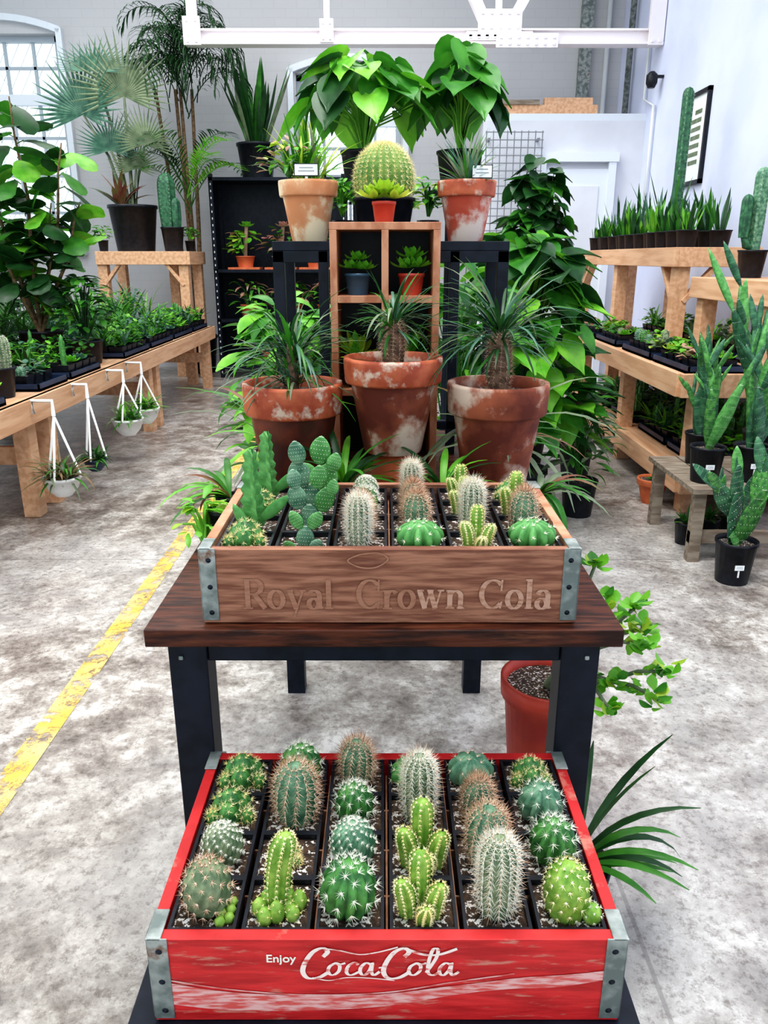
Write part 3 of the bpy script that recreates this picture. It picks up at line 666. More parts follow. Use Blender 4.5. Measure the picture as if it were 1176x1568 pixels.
box(mb,x0,x0+t,y0,y1,z0,z1-t,Orange);box(mb,x1-t,x1,y0,y1,z0,z1-t,Orange);box(mb,x0,x1,y0,y1,z1-t,z1,Orange);box(mb,x0+t,x1-t,y0,y1,z0,z0+t,Orange)
xm=(x0+x1)/2; box(mb,xm-.007,xm+.007,y0,y1,z0+t,z1-t,Orange)
SHZ=[.93,1.115]
for z in SHZ: box(mb,x0+t,xm-.007,y0,y1,z,z+t,Orange); box(mb,xm+.007,x1-t,y0,y1,z,z+t,Orange)
box(mb,x0,x1,y1,y1+.004,z0,z1-.0,Blackp)
build('wooden_cubby_shelf',mb,bevel=.001)
def smallplant(name,x,y,z,h,r,potm,fn):
    mb=MB(); rpot(mb,x,y,z,h,r,potm,18); fn(mb,x,y,z+h*.9); return build(name,mb)
BlueP=M('blue_glaze',(.03,.08,.13),rough=.3)
smallplant('potted_succulent',-.053,1.62,1.129,.042,.027,BlueP,lambda m,x,y,z:[rosette(m,(x+dx,y,z+dz),.03,.016,G_bri,3,7) for dx,dz in ((-.014,.014),(.014,.012),(0,.03))])
smallplant('potted_succulent',.055,1.62,1.129,.042,.027,RedP,lambda m,x,y,z:[rosette(m,(x+dx,y,z+dz),.037,.015,G_bri,3,7) for dx,dz in ((-.012,.014),(.012,.016),(0,.034))])
smallplant('potted_succulent',-.053,1.62,.944,.05,.028,Blackp,lambda m,x,y,z:tuft(m,(x,y,z+.01),30,.06,.018,[G_yel,G_yel,G_bri],.2,1.4,.5,'spoon',6))
smallplant('potted_succulent',.055,1.62,.944,.05,.028,Blackp,lambda m,x,y,z:tuft(m,(x,y,z+.01),30,.07,.014,[G_mid,G_bri],.4,1.4,.5,'lance',4))
smallplant('potted_succulent',.0,1.635,1.266,.04,.024,RedP,lambda m,x,y,z:[rosette(m,(x+dx,y+dy,z+dz),.042,.017,G_yel,3,8) for dx,dy,dz in ((0,0,.02),(-.02,0,.01),(.02,0,.01))])
mb=MB(); rpot(mb,.0,1.9,1.235,.095,.072,Blackp,24); a=ribbed(mb,(.0,1.9,1.31),.0665,.133,26,.16,C_barrel,18,areN=1,spr=4); spines(mb,a,7,.0125,S_gold,.0006,1.0,S_gold); build('golden_barrel_cactus',mb)
def tag(mb,x,y,z,w=.05,h=.022):
    box(mb,x-w/2-.002,x+w/2+.002,y-.001,y+.001,z-.002,z+h+.002,Blackp); box(mb,x-w/2,x+w/2,y-.0025,y-.001,z,z+h,Paper); box(mb,x-.003,x+.003,y,y+.002,z-.03,z,WhiteP)
    box(mb,x-w*.35,x+w*.35,y-.003,y-.0025,z+h*.36,z+h*.42,WireD);box(mb,x-w*.3,x+w*.3,y-.003,y-.0025,z+h*.66,z+h*.72,WireD)
mb=MB(); claypot(mb,-.172,1.89,1.235,.13,.068,TerraL,TerraL,32)
tuft(mb,(-.172,1.89,1.355),50,.14,.007,[G_mid,G_bri,G_yel,G_grey],.6,1.5,.9,'lance',4,.03)
bush(mb,(-.215,1.89,1.41),.06,.04,.045,60,.038,.012,[G_mid,G_bri,G_pink,G_yel],'lance',3)
tag(mb,-.17,1.83,1.372); build('potted_spiky_succulent',mb)
mb=MB(); claypot(mb,.188,1.89,1.235,.13,.067,TerraP,TerraRim,32)
tuft(mb,(.19,1.89,1.355),70,.12,.006,[G_grey,G_blue,G_mid],.2,1.55,.5,'lance',4,.01)
tag(mb,.215,1.835,1.368,.042,.024); build('potted_spiky_succulent',mb)
for x,m in ((-.098,[G_bri,G_mid]),(.105,[G_mid,G_bri,G_yel])):
    mb=MB(); rpot(mb,x,1.96,1.235,.05,.027,Blackp,14); bush(mb,(x,1.95,1.33),.035,.03,.045,50,.045,.016,m,'lance',3); build('potted_succulent',mb)
def spreader(name,x,y,z,h,r,n,L,W,mats,droop=1.6,e=(.2,1.2),azr=(0,2*pi)):
    mb=MB(); rpot(mb,x,y,z,h,r,Blackp,18)
    for i in range(n):
        az=R.uniform(*azr); blade(mb,(x,y,z+h*.9),az,R.uniform(*e),L*R.uniform(.6,1.15),W,droop*R.uniform(.6,1.2),R.choice(mats),'lance',7,.25)
    return build(name,mb)
spreader('potted_spider_plant',-.235,1.62,.757,.06,.045,34,.26,.013,[G_mid,G_bri,G_grey,G_red],1.7)
spreader('potted_spider_plant',.245,1.62,.757,.06,.045,34,.28,.013,[G_mid,G_grey,G_grey,G_red],1.7)
spreader('potted_spider_plant',-.075,1.36,.757,.045,.032,26,.15,.014,[G_mid,G_dark,G_bri],1.3,(.3,1.3))
spreader('potted_spider_plant',.105,1.33,.757,.045,.03,24,.13,.014,[G_mid,G_dark,G_bri],1.3,(.3,1.3))
spreader('potted_spider_plant',-.272,1.30,.757,.045,.026,20,.13,.013,[G_mid,G_bri,G_red],2.0,(.3,1.2),(1.8,4.4))
spreader('potted_spider_plant',.275,1.31,.757,.045,.024,18,.13,.012,[G_mid,G_grey,G_red],2.0,(.3,1.2),(-1.3,1.4))
mb=MB(); rpot(mb,-.262,1.21,.757,.05,.03,Blackp,16); bush(mb,(-.295,1.19,.785),.04,.04,.045,40,.033,.012,[G_bri,G_yel,G_bri],'spoon',6); build('trailing_succulent',mb)
# ---------------------------------------------------------------- pedestals + heart leaf plants
def pedestal(x,y,h,r=.075):
    mb=MB(); lathe(mb,x,y,[(.1,0),(.1,.012),(.016,.02),(.014,h-.03),(r*.5,h-.012),(r,h-.01),(r,h),(.001,h)],BlackM,24); build('plant_pedestal',mb)
def philo(name,x,y,z,n,sp,zh,L,mats,ph=.11,pr=.07,W=.9):
    mb=MB(); rpot(mb,x,y,z,ph,pr,Blackp,20); b=Vector((x,y,z+ph*.9))
    for i in range(n):
        az=2*pi*i*.381966+R.uniform(-.2,.2); k=(i+.5)/n; r=sp*math.sqrt(k)*.85; hh=zh*(1-.55*k)*R.uniform(.85,1.08)
        p=b+Vector((r*math.cos(az),r*math.sin(az),hh)); m=b+Vector((r*.3*math.cos(az),r*.3*math.sin(az),hh*.65))
        tube(mb,[b,m,p],[.004,.003,.002],G_bri,5)
        heartleaf(mb,p,az+R.uniform(-.4,.4),R.uniform(-1.05,-.1),L*R.uniform(.75,1.1),L*W*R.uniform(.85,1.1),R.choice(mats),.5,R.uniform(-.3,.3))
    return build(name,mb)
pedestal(-.08,2.5,1.39); pedestal(.2,2.5,1.39)
philo('potted_heartleaf_plant',-.06,2.5,1.39,42,.2,.27,.125,[G_mid,G_bri,G_mid,G_dark])
philo('potted_heartleaf_plant',.225,2.5,1.39,28,.11,.28,.12,[G_mid,G_dark,G_mid])
def snake(name,x,y,z,ph,pr,n,L,W,mats,potm=Blackp):
    mb=MB(); rpot(mb,x,y,z,ph,pr,potm,18)
    for i in range(n):
        az=R.uniform(0,2*pi); rr=pr*.5*R.random(); blade(mb,(x+rr*math.cos(az),y+rr*math.sin(az),z+ph*.88),az,R.uniform(1.15,1.5),L*R.uniform(.6,1.1),W,R.uniform(-.1,.3),R.choice(mats),'strap',5,.35)
    return build(name,mb)
# ---------------------------------------------------------------- back black shelving
mb=MB(); x0,x1,y0,y1=-1.72,-.38,8.15,8.6; t=.04
for x in (x0,x1-t):
    for y in (y0,y1-t):
        box(mb,x,x+t,y,y+t,0,1.98,BlackM)
        if y==y0:
            for k in range(30): box(mb,x+.015,x+.025,y-.002,y,.05+k*.063,.07+k*.063,Wire)
for z in (.12,.6,1.09,1.95): box(mb,x0,x1,y0,y1,z-.03,z,BlackM)
box(mb,x0,x1,y1-.01,y1,.12,1.95,BlackM); box(mb,x0,x0+.006,y0,y1,.12,1.95,BlackM); build('metal_shelving_unit',mb)
snake('potted_snake_plant',-1.26,8.35,1.95,.32,.2,26,.85,.065,[G_dark,G_mid,G_grey,G_dark])
snake('potted_snake_plant',-.75,8.35,1.95,.2,.13,16,.4,.05,[G_bri,G_yel,G_mid])
for x,m,mm in ((-1.42,TerraN,[G_bri,G_yel,G_pink]),(-1.05,WhiteP,[G_pink,G_red,G_mid]),(-.7,TerraN,[G_bri,G_mid])):
    mb=MB(); box(mb,x-.16,x+.16,8.17,8.42,1.09,1.11,TerraN); rpot(mb,x,8.3,1.11,.11,.1,m,16); bush(mb,(x,8.3,1.33),.14,.1,.16,50,.1,.05,mm,'spoon',6); 
    if m is WhiteP or x<-1.3: tube(mb,[(x,8.3,1.2),(x+.03,8.28,1.5)],.02,G_pink,6); rosette(mb,(x+.03,8.28,1.5),.09,.04,mm[0])
    build('potted_succulent',mb)
for x in (-1.4,-.95,-.6):
    mb=MB(); rpot(mb,x,8.3,.6,.14,.1,TerraN,16); bush(mb,(x,8.3,.82),.18,.12,.17,46,.14,.035,[G_mid,G_bri,G_pink],'lance',4); build('potted_foliage_plant',mb)
mb=MB(); rpot(mb,-1.2,8.3,.12,.14,.1,TerraN,16); tuft(mb,(-1.2,8.3,.25),20,.2,.04,[G_bri,G_grey],.3,1.3,.5); build('potted_foliage_plant',mb)
# ---------------------------------------------------------------- timber benches
def leg(mb,x,y,z0,z1,w=.085): box(mb,x,x+w,y,y+w,z0,z1,Pine)
mb=MB(); zt=.58
for k in range(6): xx=-2.62+k*.165; box(mb,xx,xx+.155,1.6,7.6,zt-.025,zt-.001,Pine)
box(mb,-1.665,-1.63,1.6,7.6,zt-.115,zt-.001,Pine); box(mb,-2.66,-2.625,1.6,7.6,zt-.115,zt-.001,Pine)
for y in (1.7,3.55,3.78,5.5,5.68,7.45):
    leg(mb,-1.75,y,0,zt-.026,.08); leg(mb,-2.62,y,0,zt-.026,.08)
for y in (1.7,3.6,5.6,7.45): box(mb,-2.54,-1.75,y,y+.03,.25,.34,Pine)
build('timber_plant_bench',mb,bevel=.003)
mb=MB(); x0,x1,y0,y1,zt=-2.72,-1.86,7.66,8.3,1.26
box(mb,x0,x1,y0,y1,zt-.025,zt,Pine); box(mb,x0,x1,y0-.03,y0,zt-.12,zt,Pine); box(mb,x1,x1+.03,y0-.03,y1,zt-.12,zt,Pine)
for x in (x0,x1-.09):
    for y in (y0,y1-.09): leg(mb,x,y,0,zt-.026,.09)
box(mb,(x0+x1)/2+.1,(x0+x1)/2+.19,y1-.09,y1,0,zt-.026,Pine)
beam(mb,(x1-.05,y0+.02,.95),(x1-.25,y0+.02,zt-.06),.06,.03,Pine); beam(mb,(x0+.05,y0+.02,.95),(x0+.25,y0+.02,zt-.06),.06,.03,Pine)
box(mb,x0,x1,y0,y0+.04,.5,.6,Pine); build('tall_timber_stand',mb,bevel=.003)
mb=MB()
for z,xa,ya,yb in ((.68,1.38,3.6,5.85),(.21,1.43,3.6,5.85)):
    for k in range(6): xx=xa+.02+k*.16; box(mb,xx,min(2.36,xx+.15),ya,yb,z-.03,z-.005,Pine)
    box(mb,xa-.015,xa+.02,ya,yb,z-.10,z+.01,Pine); box(mb,xa,2.38,ya-.035,ya,z-.1,z+.01,Pine); box(mb,xa,2.38,yb,yb+.035,z-.1,z+.01,Pine)
for y in (3.62,4.7,5.76):
    box(mb,1.46,1.54,y,y+.08,0,.65,Pine); box(mb,2.28,2.36,y,y+.08,0,.65,Pine)
def shelfpart(x0,x1,y0,y1,zt,zb):
    box(mb,x0,x1,y0,y1,zt-.025,zt,Pine); box(mb,x0-.03,x0,y0-.03,y1+.03,zt-.11,zt,Pine); box(mb,x0,x1,y0-.03,y0,zt-.11,zt,Pine)
    for (x,y,zz) in zb: box(mb,x,x+.085,y,y+.085,zz,zt-.025,Pine)
shelfpart(1.72,2.2,4.75,7.1,1.26,[(1.72,4.75,.675),(2.115,4.75,.675),(1.72,7.01,0),(2.115,7.01,0),(2.1,5.9,.0),(1.72,5.95,0)])
beam(mb,(1.75,4.8,.95),(1.75,5.05,1.2),.06,.03,Pine); beam(mb,(1.75,7.0,.95),(1.75,6.7,1.2),.06,.03,Pine); beam(mb,(1.78,4.77,.95),(2.0,4.77,1.2),.06,.03,Pine)
shelfpart(1.76,2.3,3.62,4.5,1.1,[(1.76,3.62,.675),(2.2,3.62,.675),(1.76,4.4,.675),(2.2,4.4,.675)])
build('tiered_timber_bench',mb,bevel=.003)
mb=MB(); z=.32
for k in range(4): box(mb,1.24+k*.13,1.36+k*.13,2.95,3.5,z-.02,z,ww)
for x in (1.26,1.7):
    for y in (2.97,3.44): box(mb,x,x+.045,y,y+.045,0,z-.02,ww)
box(mb,1.26,1.745,2.98,3.01,.08,.13,ww); build('low_plant_bench',mb)
# ---------------------------------------------------------------- seedling trays
def tray(name,x0,x1,y0,y1,z,dx,hh,style,mats):
    mb=MB(); box(mb,x0,x1,y0,y1,z,z+.012,TrayBlue)
    for a in ((x0,x0+.008,y0,y1),(x1-.008,x1,y0,y1),(x0,x1,y0,y0+.008),(x0,x1,y1-.008,y1)): box(mb,a[0],a[1],a[2],a[3],z,z+.035,TrayBlue)
    nx=max(1,int((x1-x0-.02)/dx)); ny=max(1,int((y1-y0-.02)/dx))
    for i in range(nx):
        for j in range(ny):
            x=x0+.01+(i+.5)*(x1-x0-.02)/nx; y=y0+.01+(j+.5)*(y1-y0-.02)/ny; ph=dx*.6
            frustum4(mb,x,y,z+.012,z+.012+ph,dx*.36,dx*.46,Blackp,cap=False); frustum4(mb,x,y,z+.012+ph*.8,z+.012+ph*.85,dx*.4,dx*.43,Soil)
            c=(x,y,z+.012+ph*.85); m=R.choice(mats); st=R.choice(style); m2=R.choice(mats)
            if st=='tuft': tuft(mb,c,18,hh*R.uniform(.7,1.3),.018,[m,m2],.4,1.5,.8,'lance',3,dx*.2)
            elif st=='leafy': 
                for q in range(30): blade(mb,(x+R.uniform(-.4,.4)*dx,y+R.uniform(-.4,.4)*dx,c[2]+R.uniform(0,.9)*hh),R.uniform(0,6.3),R.uniform(-.2,1),.042,.028,R.uniform(.3,1.3),m if q%3 else m2,'round',4,.2)
            elif st=='ros': rosette(mb,(x,y,c[2]+.01),dx*.6,dx*.3,m,3,8)
            elif st=='cac': a=ribbed(mb,(x,y,c[2]),dx*.26,hh*R.uniform(.6,1.2),8,.25,R.choice([C_green,C_blue,C_grey]),6,'col',spr=2); spines(mb,a,2,.008,S_white,.0006)
            elif st=='col': 
                for q in range(3): ribbed(mb,(x+R.uniform(-.2,.2)*dx,y+R.uniform(-.2,.2)*dx,c[2]),dx*.11,hh*R.uniform(.7,1.5),4,.3,R.choice([C_green,C_pad]),5,'col',spr=2)
    return build(name,mb)
YS=((2.0,2.75),(2.8,3.4),(3.45,4.1),(4.15,4.6),(5.05,5.6),(5.65,6.25),(6.3,6.9),(6.95,7.5))
for k,(ya,yb) in enumerate(YS):
    if k!=2: tray('seedling_tray',-2.1,-1.68,ya,yb,.58,.1,.13,['leafy','tuft','leafy','ros','leafy','col'],[G_dark,G_mid,G_mid,G_blue,G_bri,G_bri])
    else: tray('seedling_tray',-1.9,-1.68,3.75,4.1,.58,.1,.06,['ros','leafy','cac'],[G_mid,G_blue,G_grey])
for k,(ya,yb) in enumerate(YS):
    tray('seedling_tray',-2.58,-2.14,ya,yb,.58,.12,.3,['leafy','tuft','tuft'],[G_dark,G_mid,G_mid,G_blue,G_bri])
for ya,yb in ((3.64,4.15),(4.2,4.7),(4.85,5.3),(5.35,5.8)):
    tray('seedling_tray',1.43,1.70,ya,yb,.68,.085,.06,['ros','leafy','cac','ros'],[G_bri,G_grey,G_mid,G_blue,G_pink,G_yel,G_bri])
    tray('seedling_tray',1.87,2.1,ya,yb,.68,.09,.12,['ros','leafy','tuft'],[G_bri,G_grey,G_mid,G_blue])
for ya,yb in ((3.64,4.15),(4.2,4.65),(4.82,5.25),(5.3,5.7)):
    tray('seedling_tray',1.56,2.2,ya,yb,.21,.09,.13,['leafy','tuft','col','leafy'],[G_bri,G_mid,G_mid,G_blue,G_grey])
y=4.9; 
while y<7.0:
    snake('potted_snake_plant',1.80+R.uniform(-.01,.03),y,1.26,.1,.068,14,R.uniform(.1,.24),.024,[G_mid,G_bri,G_dark]); 
    snake('potted_snake_plant',2.0+R.uniform(-.02,.03),y+.03,1.26,.1,.068,10,R.uniform(.2,.42),.024,[G_mid,G_blue,G_dark]); y+=.165
mb=MB(); rpot(mb,2.14,6.05,1.26,.12,.06,Blackp,18); a=ribbed(mb,(2.14,6.05,1.36),.042,.98,6,.32,C_torch,24,'col',spr=4); spines(mb,a,3,.015,S_white,.0007,1); build('torch_cactus',mb)
for (x,y,h,r) in ((1.95,3.85,.55,.045),(2.12,4.2,.7,.05),(1.93,4.25,.42,.04)):
    mb=MB(); rpot(mb,x,y,1.1,.14,.075,Blackp,18)
    a=ribbed(mb,(x,y,1.22),r,h,6,.3,C_blue,18,'col',spr=4); spines(mb,a,3,.01,S_white,.0007,1)
    a=ribbed(mb,(x-.07,y-.02,1.3),r*.8,h*.5,6,.3,C_torch,14,'col',spr=4); tube(mb,[(x,y,1.25),(x-.05,y-.02,1.26),(x-.07,y-.02,1.33)],r*.5,C_torch,8); build('torch_cactus',mb)
def spurge(name,x,y,z,ph,pr,H,n,wide=False):
    mb=MB(); rpot(mb,x,y,z,ph,pr,Blackp,20)
    def br(p,d,L,lev):
        d=Vector(d).normalized(); az=R.uniform(-2.4,-.7); W=L*(R.uniform(.3,.4) if wide else R.uniform(.13,.22))
        pad(mb,p,d,L,W,L*(.06 if wide else .1),az,R.choice([C_torch,C_pad,C_green,C_torch]),S_white if L>.12 else None,7,.02)
        if lev>0:
            for k in range(R.choice([1,2,2])):
                q=Vector(p)+d*L*R.uniform(.45,.95); br(q,d+Vector((R.uniform(-.7,.7),R.uniform(-.4,.4),.25)),L*R.uniform(.5,.8),lev-1)
    for i in range(n): br((x+R.uniform(-.3,.3)*pr,y+R.uniform(-.3,.3)*pr,z+ph*.85),(R.uniform(-.3,.3),R.uniform(-.3,.3),1),H*R.uniform(.45,.65),2)
    tag(mb,x-pr*.2,y-pr-.004,z+ph*.45,.035,.02)
    return build(name,mb)
spurge('prickly_pear_cactus',1.36,2.78,0,.17,.08,.42,4,True)
spurge('prickly_pear_cactus',1.33,3.08,.32,.15,.072,.5,4)
spurge('prickly_pear_cactus',1.52,3.1,.32,.15,.075,.65,5)
spurge('prickly_pear_cactus',1.66,3.32,.32,.16,.08,.8,6)
spurge('prickly_pear_cactus',1.42,3.38,.32,.14,.07,.45,4)
spurge('prickly_pear_cactus',1.56,2.68,0,.2,.09,.6,5)
mb=MB(); claypot(mb,1.38,3.8,0,.13,.08,TerraN,TerraN,24); tuft(mb,(1.38,3.8,.12),10,.05,.012,G_mid); build('small_clay_pot',mb)
for (x,y) in ((1.33,3.2),(1.45,3.25),(1.56,3.3)):
    mb=MB(); rpot(mb,x,y,0,.1,.05,Blackp,14); tuft(mb,(x,y,.09),14,.1,.015,G_mid,.4,1.4); build('potted_foliage_plant',mb)
# ---------------------------------------------------------------- left side plants
mb=MB(); rpot(mb,-2.42,7.95,1.26,.42,.235,Blackp,26)
b=Vector((-2.42,7.95,1.6))
for dx,dz,az,el,r,m in ((-.34,.85,-1.9,.25,.6,G_blue),(.05,1.0,-1.4,.15,.55,G_grey),(-.12,.55,-1.6,.5,.4,G_blue),(.2,.6,-1.2,.3,.38,G_grey),(-.2,1.2,-1.5,.9,.45,G_blue),(.1,.4,-1.5,.2,.3,G_grey)):
    p=b+Vector((dx,-.1,dz)); tube(mb,[b+Vector((dx*.1,0,0)),b+Vector((dx*.5,-.03,dz*.6)),p],[.02,.014,.01],G_grey,6); fan(mb,p,az,el,r,m)
tuft(mb,(-2.5,7.9,1.66),16,.34,.06,[G_red,G_pink,G_grey],.5,1.4,.7,'lance',4,.03); build('potted_fan_palm',mb)
mb=MB(); rpot(mb,-2.02,7.82,1.26,.22,.11,Blackp,20); a=ribbed(mb,(-2.05,7.82,1.46),.085,.5,6,.3,C_torch,16,'col'); spines(mb,a,3,.012,S_white,.001); ribbed(mb,(-1.97,7.8,1.46),.05,.28,6,.3,C_torch,12,'col'); build('torch_cactus',mb)
for x,y in ((-2.66,7.72),(-1.9,7.98)):
    mb=MB(); rpot(mb,x,y,1.26,.1,.05,Blackp,14); bush(mb,(x,y,1.42),.07,.06,.07,40,.06,.03,[G_bri,G_mid,G_mid],'spoon',6); build('potted_succulent',mb)
mb=MB(); rpot(mb,-2.02,8.6,0,.4,.2,Blackp,22)
for k in range(4):
    dx=(-.12,.0,.1,.03)[k]; tube(mb,[(-2.02+dx*.3,8.6,.35),(-2.02+dx,8.5,1.5),(-2.02+dx*1.6,8.35,2.75)],[.03,.022,.016],Bark,7)
for i in range(34):
    az=R.uniform(pi,2*pi); frond(mb,(-1.93+R.uniform(-.14,.14),8.35+R.uniform(-.15,.15),R.uniform(2.45,3.0)),az,R.uniform(1.1,1.5),R.uniform(.75,1.0),R.uniform(2.8,4.4),24,.24,.016,G_dark,1.7,G_dark)
for i in range(9):
    az=R.uniform(pi*1.05,pi*1.9); frond(mb,(-1.95,8.35,R.uniform(1.5,1.9)),az,R.uniform(.7,1.3),R.uniform(.7,1.0),R.uniform(1.2,2),24,.22,.018,R.choice([G_mid,G_dark]),.8,G_mid)
for az,el,l in ((-.9,.9,.75),(-.6,1.1,.8),(-.3,.8,.7)): frond(mb,(-1.9,8.0,1.75),az,el,l,1.4,22,.16,.022,G_bri,.4,G_bri)
build('potted_feather_palm',mb)
mb=MB(); rpot(mb,-2.1,4.82,.58,.2,.13,Blackp,20); b=Vector((-2.1,4.82,.76))
for (dx,dy,h) in ((.0,0,1.3),(-.35,.05,1.25),(.3,-.1,1.05),(-.25,-.2,.85),(.12,.1,.75),(.33,0,.75)):
    pts=[b+Vector((dx*t,dy*t,h*t)) for t in (0,.3,.6,.85,1)]; pts[2]+=Vector((.03,0,0)); tube(mb,pts,[.014,.012,.009,.006,.004],Bark,6)
    n=int(h*22)
    for i in range(n):
        t=.25+.75*i/n; p=b+Vector((dx*t,dy*t,h*t)); az=i*2.4+R.uniform(-.3,.3); tube(mb,[p,p+Vector((math.cos(az),math.sin(az),.4))*.05],.003,G_mid,4)
        blade(mb,p+Vector((math.cos(az),math.sin(az),.4))*.045,az,R.uniform(-.5,.8),R.uniform(.15,.23),.15,R.uniform(.4,1.3),R.choice([G_dark,G_mid,G_dark,G_dark,G_bri]),'fig',6,.2,R.uniform(-.6,.6))
build('fiddle_leaf_fig',mb)
def fern(name,x,y,z,n,L,mats,pr=.09):
    mb=MB(); rpot(mb,x,y,z,.12,pr,Blackp,18)
    for i in range(n): frond(mb,(x,y,z+.1),R.uniform(0,2*pi),R.uniform(.5,1.4),L*R.uniform(.6,1.1),R.uniform(.8,1.8),14,L*.2,.014,R.choice(mats),.5,mats[0],.003)
    return build(name,mb)
def bushy(name,x,y,z,rx,rz,n,L,W,mats,shape='lance',seg=4,ph=.14,pr=.1,potm=Blackp):
    mb=MB(); rpot(mb,x,y,z,ph,pr,potm,18); bush(mb,(x,y,z+ph+rz*.75),rx,rx,rz,n,L,W,mats,shape,seg); return build(name,mb)
fern('potted_fern',-2.36,4.83,.58,26,.5,[G_dark,G_mid]); 
bushy('potted_foliage_plant',-1.83,4.83,.58,.17,.22,150,.1,.035,[G_dark,G_mid])
bushy('potted_foliage_plant',-1.98,3.55,.58,.12,.17,120,.06,.03,[G_bri,G_mid,G_yel],'round',4,.14,.09)
snake('potted_snake_plant',-2.02,3.82,.58,.15,.09,16,.32,.03,[G_mid,G_bri,G_dark])
mb=MB(); rpot(mb,-1.8,3.6,.58,.14,.085,Blackp,20)
for dx,dy,h in ((0,0,.2),(-.03,.02,.15),(.03,.02,.16),(.0,-.03,.13)):
    a=ribbed(mb,(-1.8+dx,3.6+dy,.7),.03,h,12,.25,C_grey,14,'col',spr=3,areN=1); spines(mb,a,5,.01,S_white,.0006)
build('hairy_cactus',mb)
bushy('potted_foliage_plant',-2.9,4.2,0,.3,.85,380,.2,.11,[G_dark,G_dark,G_mid],'fig',6,.3,.16)
bushy('potted_foliage_plant',-2.95,5.2,0,.3,.85,360,.2,.1,[G_dark,G_mid],'fig',6,.3,.16)
bushy('potted_foliage_plant',-2.95,6.1,0,.28,.7,300,.16,.06,[G_dark,G_mid],'lance',4,.3,.16)
bushy('potted_foliage_plant',-2.9,3.3,0,.27,.75,320,.16,.06,[G_mid,G_dark,G_bri],'lance',4,.3,.14)
def basket(name,x,y,z,r,potm,mats,spread,L,ztop=.56,shape='lance'):
    mb=MB(); lathe(mb,x,y,[(r*.45,z),(r*.8,z+r*.4),(r,z+r*.95),(r*1.04,z+r*.95),(r*1.04,z+r*1.1),(r*.95,z+r*1.1),(r*.9,z+r)],potm,20); lathe(mb,x,y,[(r*.9,z+r),(.001,z+r)],Soil,20,cap0=False)
    hk=Vector((-1.612,y,ztop-.04)); top=Vector((x,y,ztop-.05))
    for a in (.6,2.7,4.7): tube(mb,[(x+r*math.cos(a),y+r*math.sin(a),z+r*1.05),top],.006,WhiteP,5)
    tube(mb,[top,top+Vector((0,0,.07)),(-1.612,y,ztop+.02),hk],.009,WhiteP,6)
    for i in range(90):
        az=R.uniform(0,2*pi); blade(mb,(x+R.uniform(-.6,.6)*r,y+R.uniform(-.6,.6)*r,z+r*1.02),az,R.uniform(.1,1.4),L*R.uniform(.5,1.1),.014,R.uniform(.6,2),R.choice(mats),shape,4,.3)
    return build(name,mb)
basket('hanging_basket',-1.52,4.5,.2,.09,WhiteP,[G_mid,G_bri,G_grey],.1,.15)
basket('hanging_basket',-1.52,4.85,.2,.09,WhiteP,[G_mid,G_bri,G_grey],.1,.16)
basket('hanging_basket',-1.52,3.5,.13,.085,WhiteP,[G_brn,G_grey,G_brn,G_mid],.15,.19)
basket('hanging_basket',-1.54,3.98,.12,.06,TrayBlue,[G_mid,G_dark],.06,.1)
# ---------------------------------------------------------------- centre background greenery
bushy('potted_foliage_plant',.62,3.55,0,.32,.62,230,.2,.12,[G_dark,G_mid,G_bri,G_mid],'heart',6,.25,.16)
bushy('potted_climbing_plant',.85,4.6,0,.2,.85,300,.13,.1,[G_dark,G_dark,G_mid],'heart',6,.25,.15)
bushy('potted_foliage_plant',-.42,3.3,0,.2,.46,200,.15,.06,[G_mid,G_bri,G_bri],'lance',5,.25,.15)
bushy('potted_foliage_plant',.3,3.2,0,.2,.55,160,.2,.06,[G_mid,G_bri,G_dark],'lance',5,.25,.14)
bushy('potted_foliage_plant',-.1,3.35,0,.2,.45,140,.16,.06,[G_mid,G_dark],'lance',5,.25,.14)
bushy('potted_foliage_plant',.95,3.6,0,.13,.2,100,.12,.03,[G_mid,G_grey],'lance',5,.18,.09)
bushy('potted_foliage_plant',1.1,4.3,0,.15,.25,90,.12,.03,[G_mid,G_dark],'lance',5,.2,.1)
# ---------------------------------------------------------------- floor plants by table
mb=MB(); x,y=.35,1.45; lathe(mb,x,y,[(.065,0),(.09,.31),(.098,.31),(.1,.35),(.09,.35),(.086,.33)],RedP,32); lathe(mb,x,y,[(.086,.33),(.001,.33)],Soil,32,cap0=False)
st=Vector((x,y,.33))
def cluster(c,n=11,s=1):
    for k in range(n):
        az=k*2.4; blade(mb,c+Vector((R.uniform(-.01,.01),R.uniform(-.01,.01),R.uniform(-.016,.016))),az,R.uniform(0,1.2),R.uniform(.022,.032)*s,.022*s,-.2,R.choice([G_bri,G_yel,G_bri,G_bri,G_mid]),'spoon',6,.3)
for mid,ends in (((.36,1.34,.50),((.385,1.3,.67),(.40,1.26,.61),(.375,1.25,.57))),
                 ((.41,1.32,.49),((.45,1.26,.60),(.48,1.28,.55),(.46,1.22,.55))),
                 ((.43,1.3,.43),((.52,1.25,.48),(.49,1.2,.45))),
                 ((.39,1.34,.41),((.43,1.26,.45),(.41,1.22,.42)))):
    m=Vector(mid); tube(mb,[st,(st+m)/2+Vector((.0,-.02,.0)),m],[.010,.008,.006],G_grey,6)
    for e in ends:
        e=Vector(e); tube(mb,[m,(m+e)/2+Vector((0,0,.01)),e],[.005,.004,.003],G_grey,5); cluster(e); cluster(e*.6+m*.4,5,.8)
build('jade_plant',mb)
mb=MB(); rpot(mb,.34,1.14,0,.15,.075,Blackp,20)
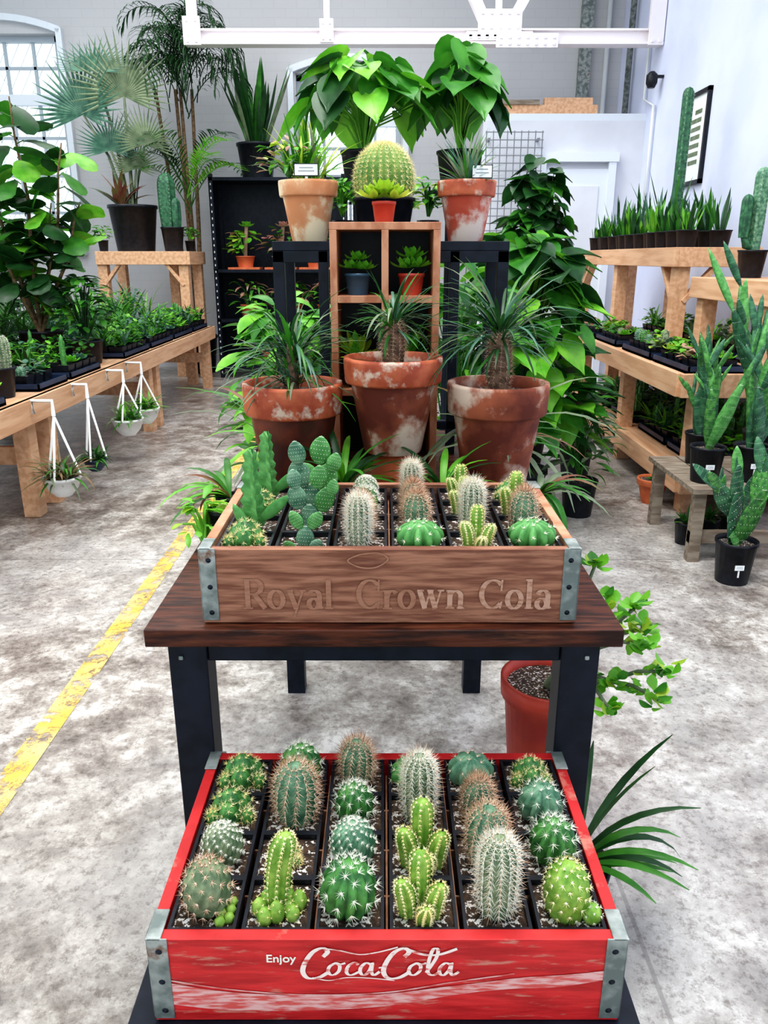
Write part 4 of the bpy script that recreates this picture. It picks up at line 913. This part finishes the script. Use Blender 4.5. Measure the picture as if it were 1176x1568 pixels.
for az,el,l,dr in ((-.1,1.25,.28,1.4),(.1,1.1,.24,1.9),(-.4,1.0,.24,1.5),(-.7,.9,.23,1.2),(.3,1.35,.32,.9),(-.2,.8,.21,1.6),(-1.0,.9,.2,1.2),(.0,.6,.2,1.2),(1.2,1.2,.26,1.2),(2.6,1.1,.2,1.2),(.15,.95,.26,2.2),(-.3,1.4,.28,.6),(-.15,.5,.18,.9)):
    blade(mb,(.35,1.14,.13),az,el,l,.018,dr,R.choice([G_dark,G_mid]),'lance',8,.35)
build('potted_strap_leaf_plant',mb)
# ---------------------------------------------------------------- light
w=bpy.data.worlds.new('sky'); sc.world=w; w.use_nodes=True; bg=w.node_tree.nodes['Background']; bg.inputs[0].default_value=(.80,.93,1,1); bg.inputs[1].default_value=1.3
def area(name,loc,rot,sx,sy,e,col=(1,1,1)):
    l=bpy.data.lights.new(name,'AREA'); l.shape='RECTANGLE'; l.size=sx; l.size_y=sy; l.energy=e; l.color=col
    o=bpy.data.objects.new(name,l); o.location=loc; o.rotation_euler=rot; sc.collection.objects.link(o)
area('overhead_fill',(.2,1.6,4.4),(0,0,0),1.5,2.6,135,(1,.975,.94)); area('overhead_fill',(-1.2,6.4,4.4),(0,0,0),4,2.5,100,(1,.99,.98)); area('overhead_fill',(-4,2.5,4.0),(0,math.radians(-35),0),2,6,120,(.98,.99,1))  # added soft fill overhead, no real fixtures; last one tilts in from the left
sl=bpy.data.lights.new('sun','SUN'); sl.energy=.9; sl.angle=math.radians(10); sl.color=(1,.98,.95)
so=bpy.data.objects.new('sun',sl); so.location=(-6,-2,9); so.rotation_euler=Vector((2.55,1.9,-4.7)).to_track_quat('-Z','Y').to_euler(); sc.collection.objects.link(so)
cam=bpy.data.cameras.new('camera'); co=bpy.data.objects.new('camera',cam); sc.collection.objects.link(co)
cam.sensor_fit='HORIZONTAL'; cam.sensor_width=36; cam.lens=36*1178/1176; cam.clip_start=.02
co.location=(0,0,1.2); co.rotation_euler=(math.radians(90-18.27),0,0); sc.camera=co
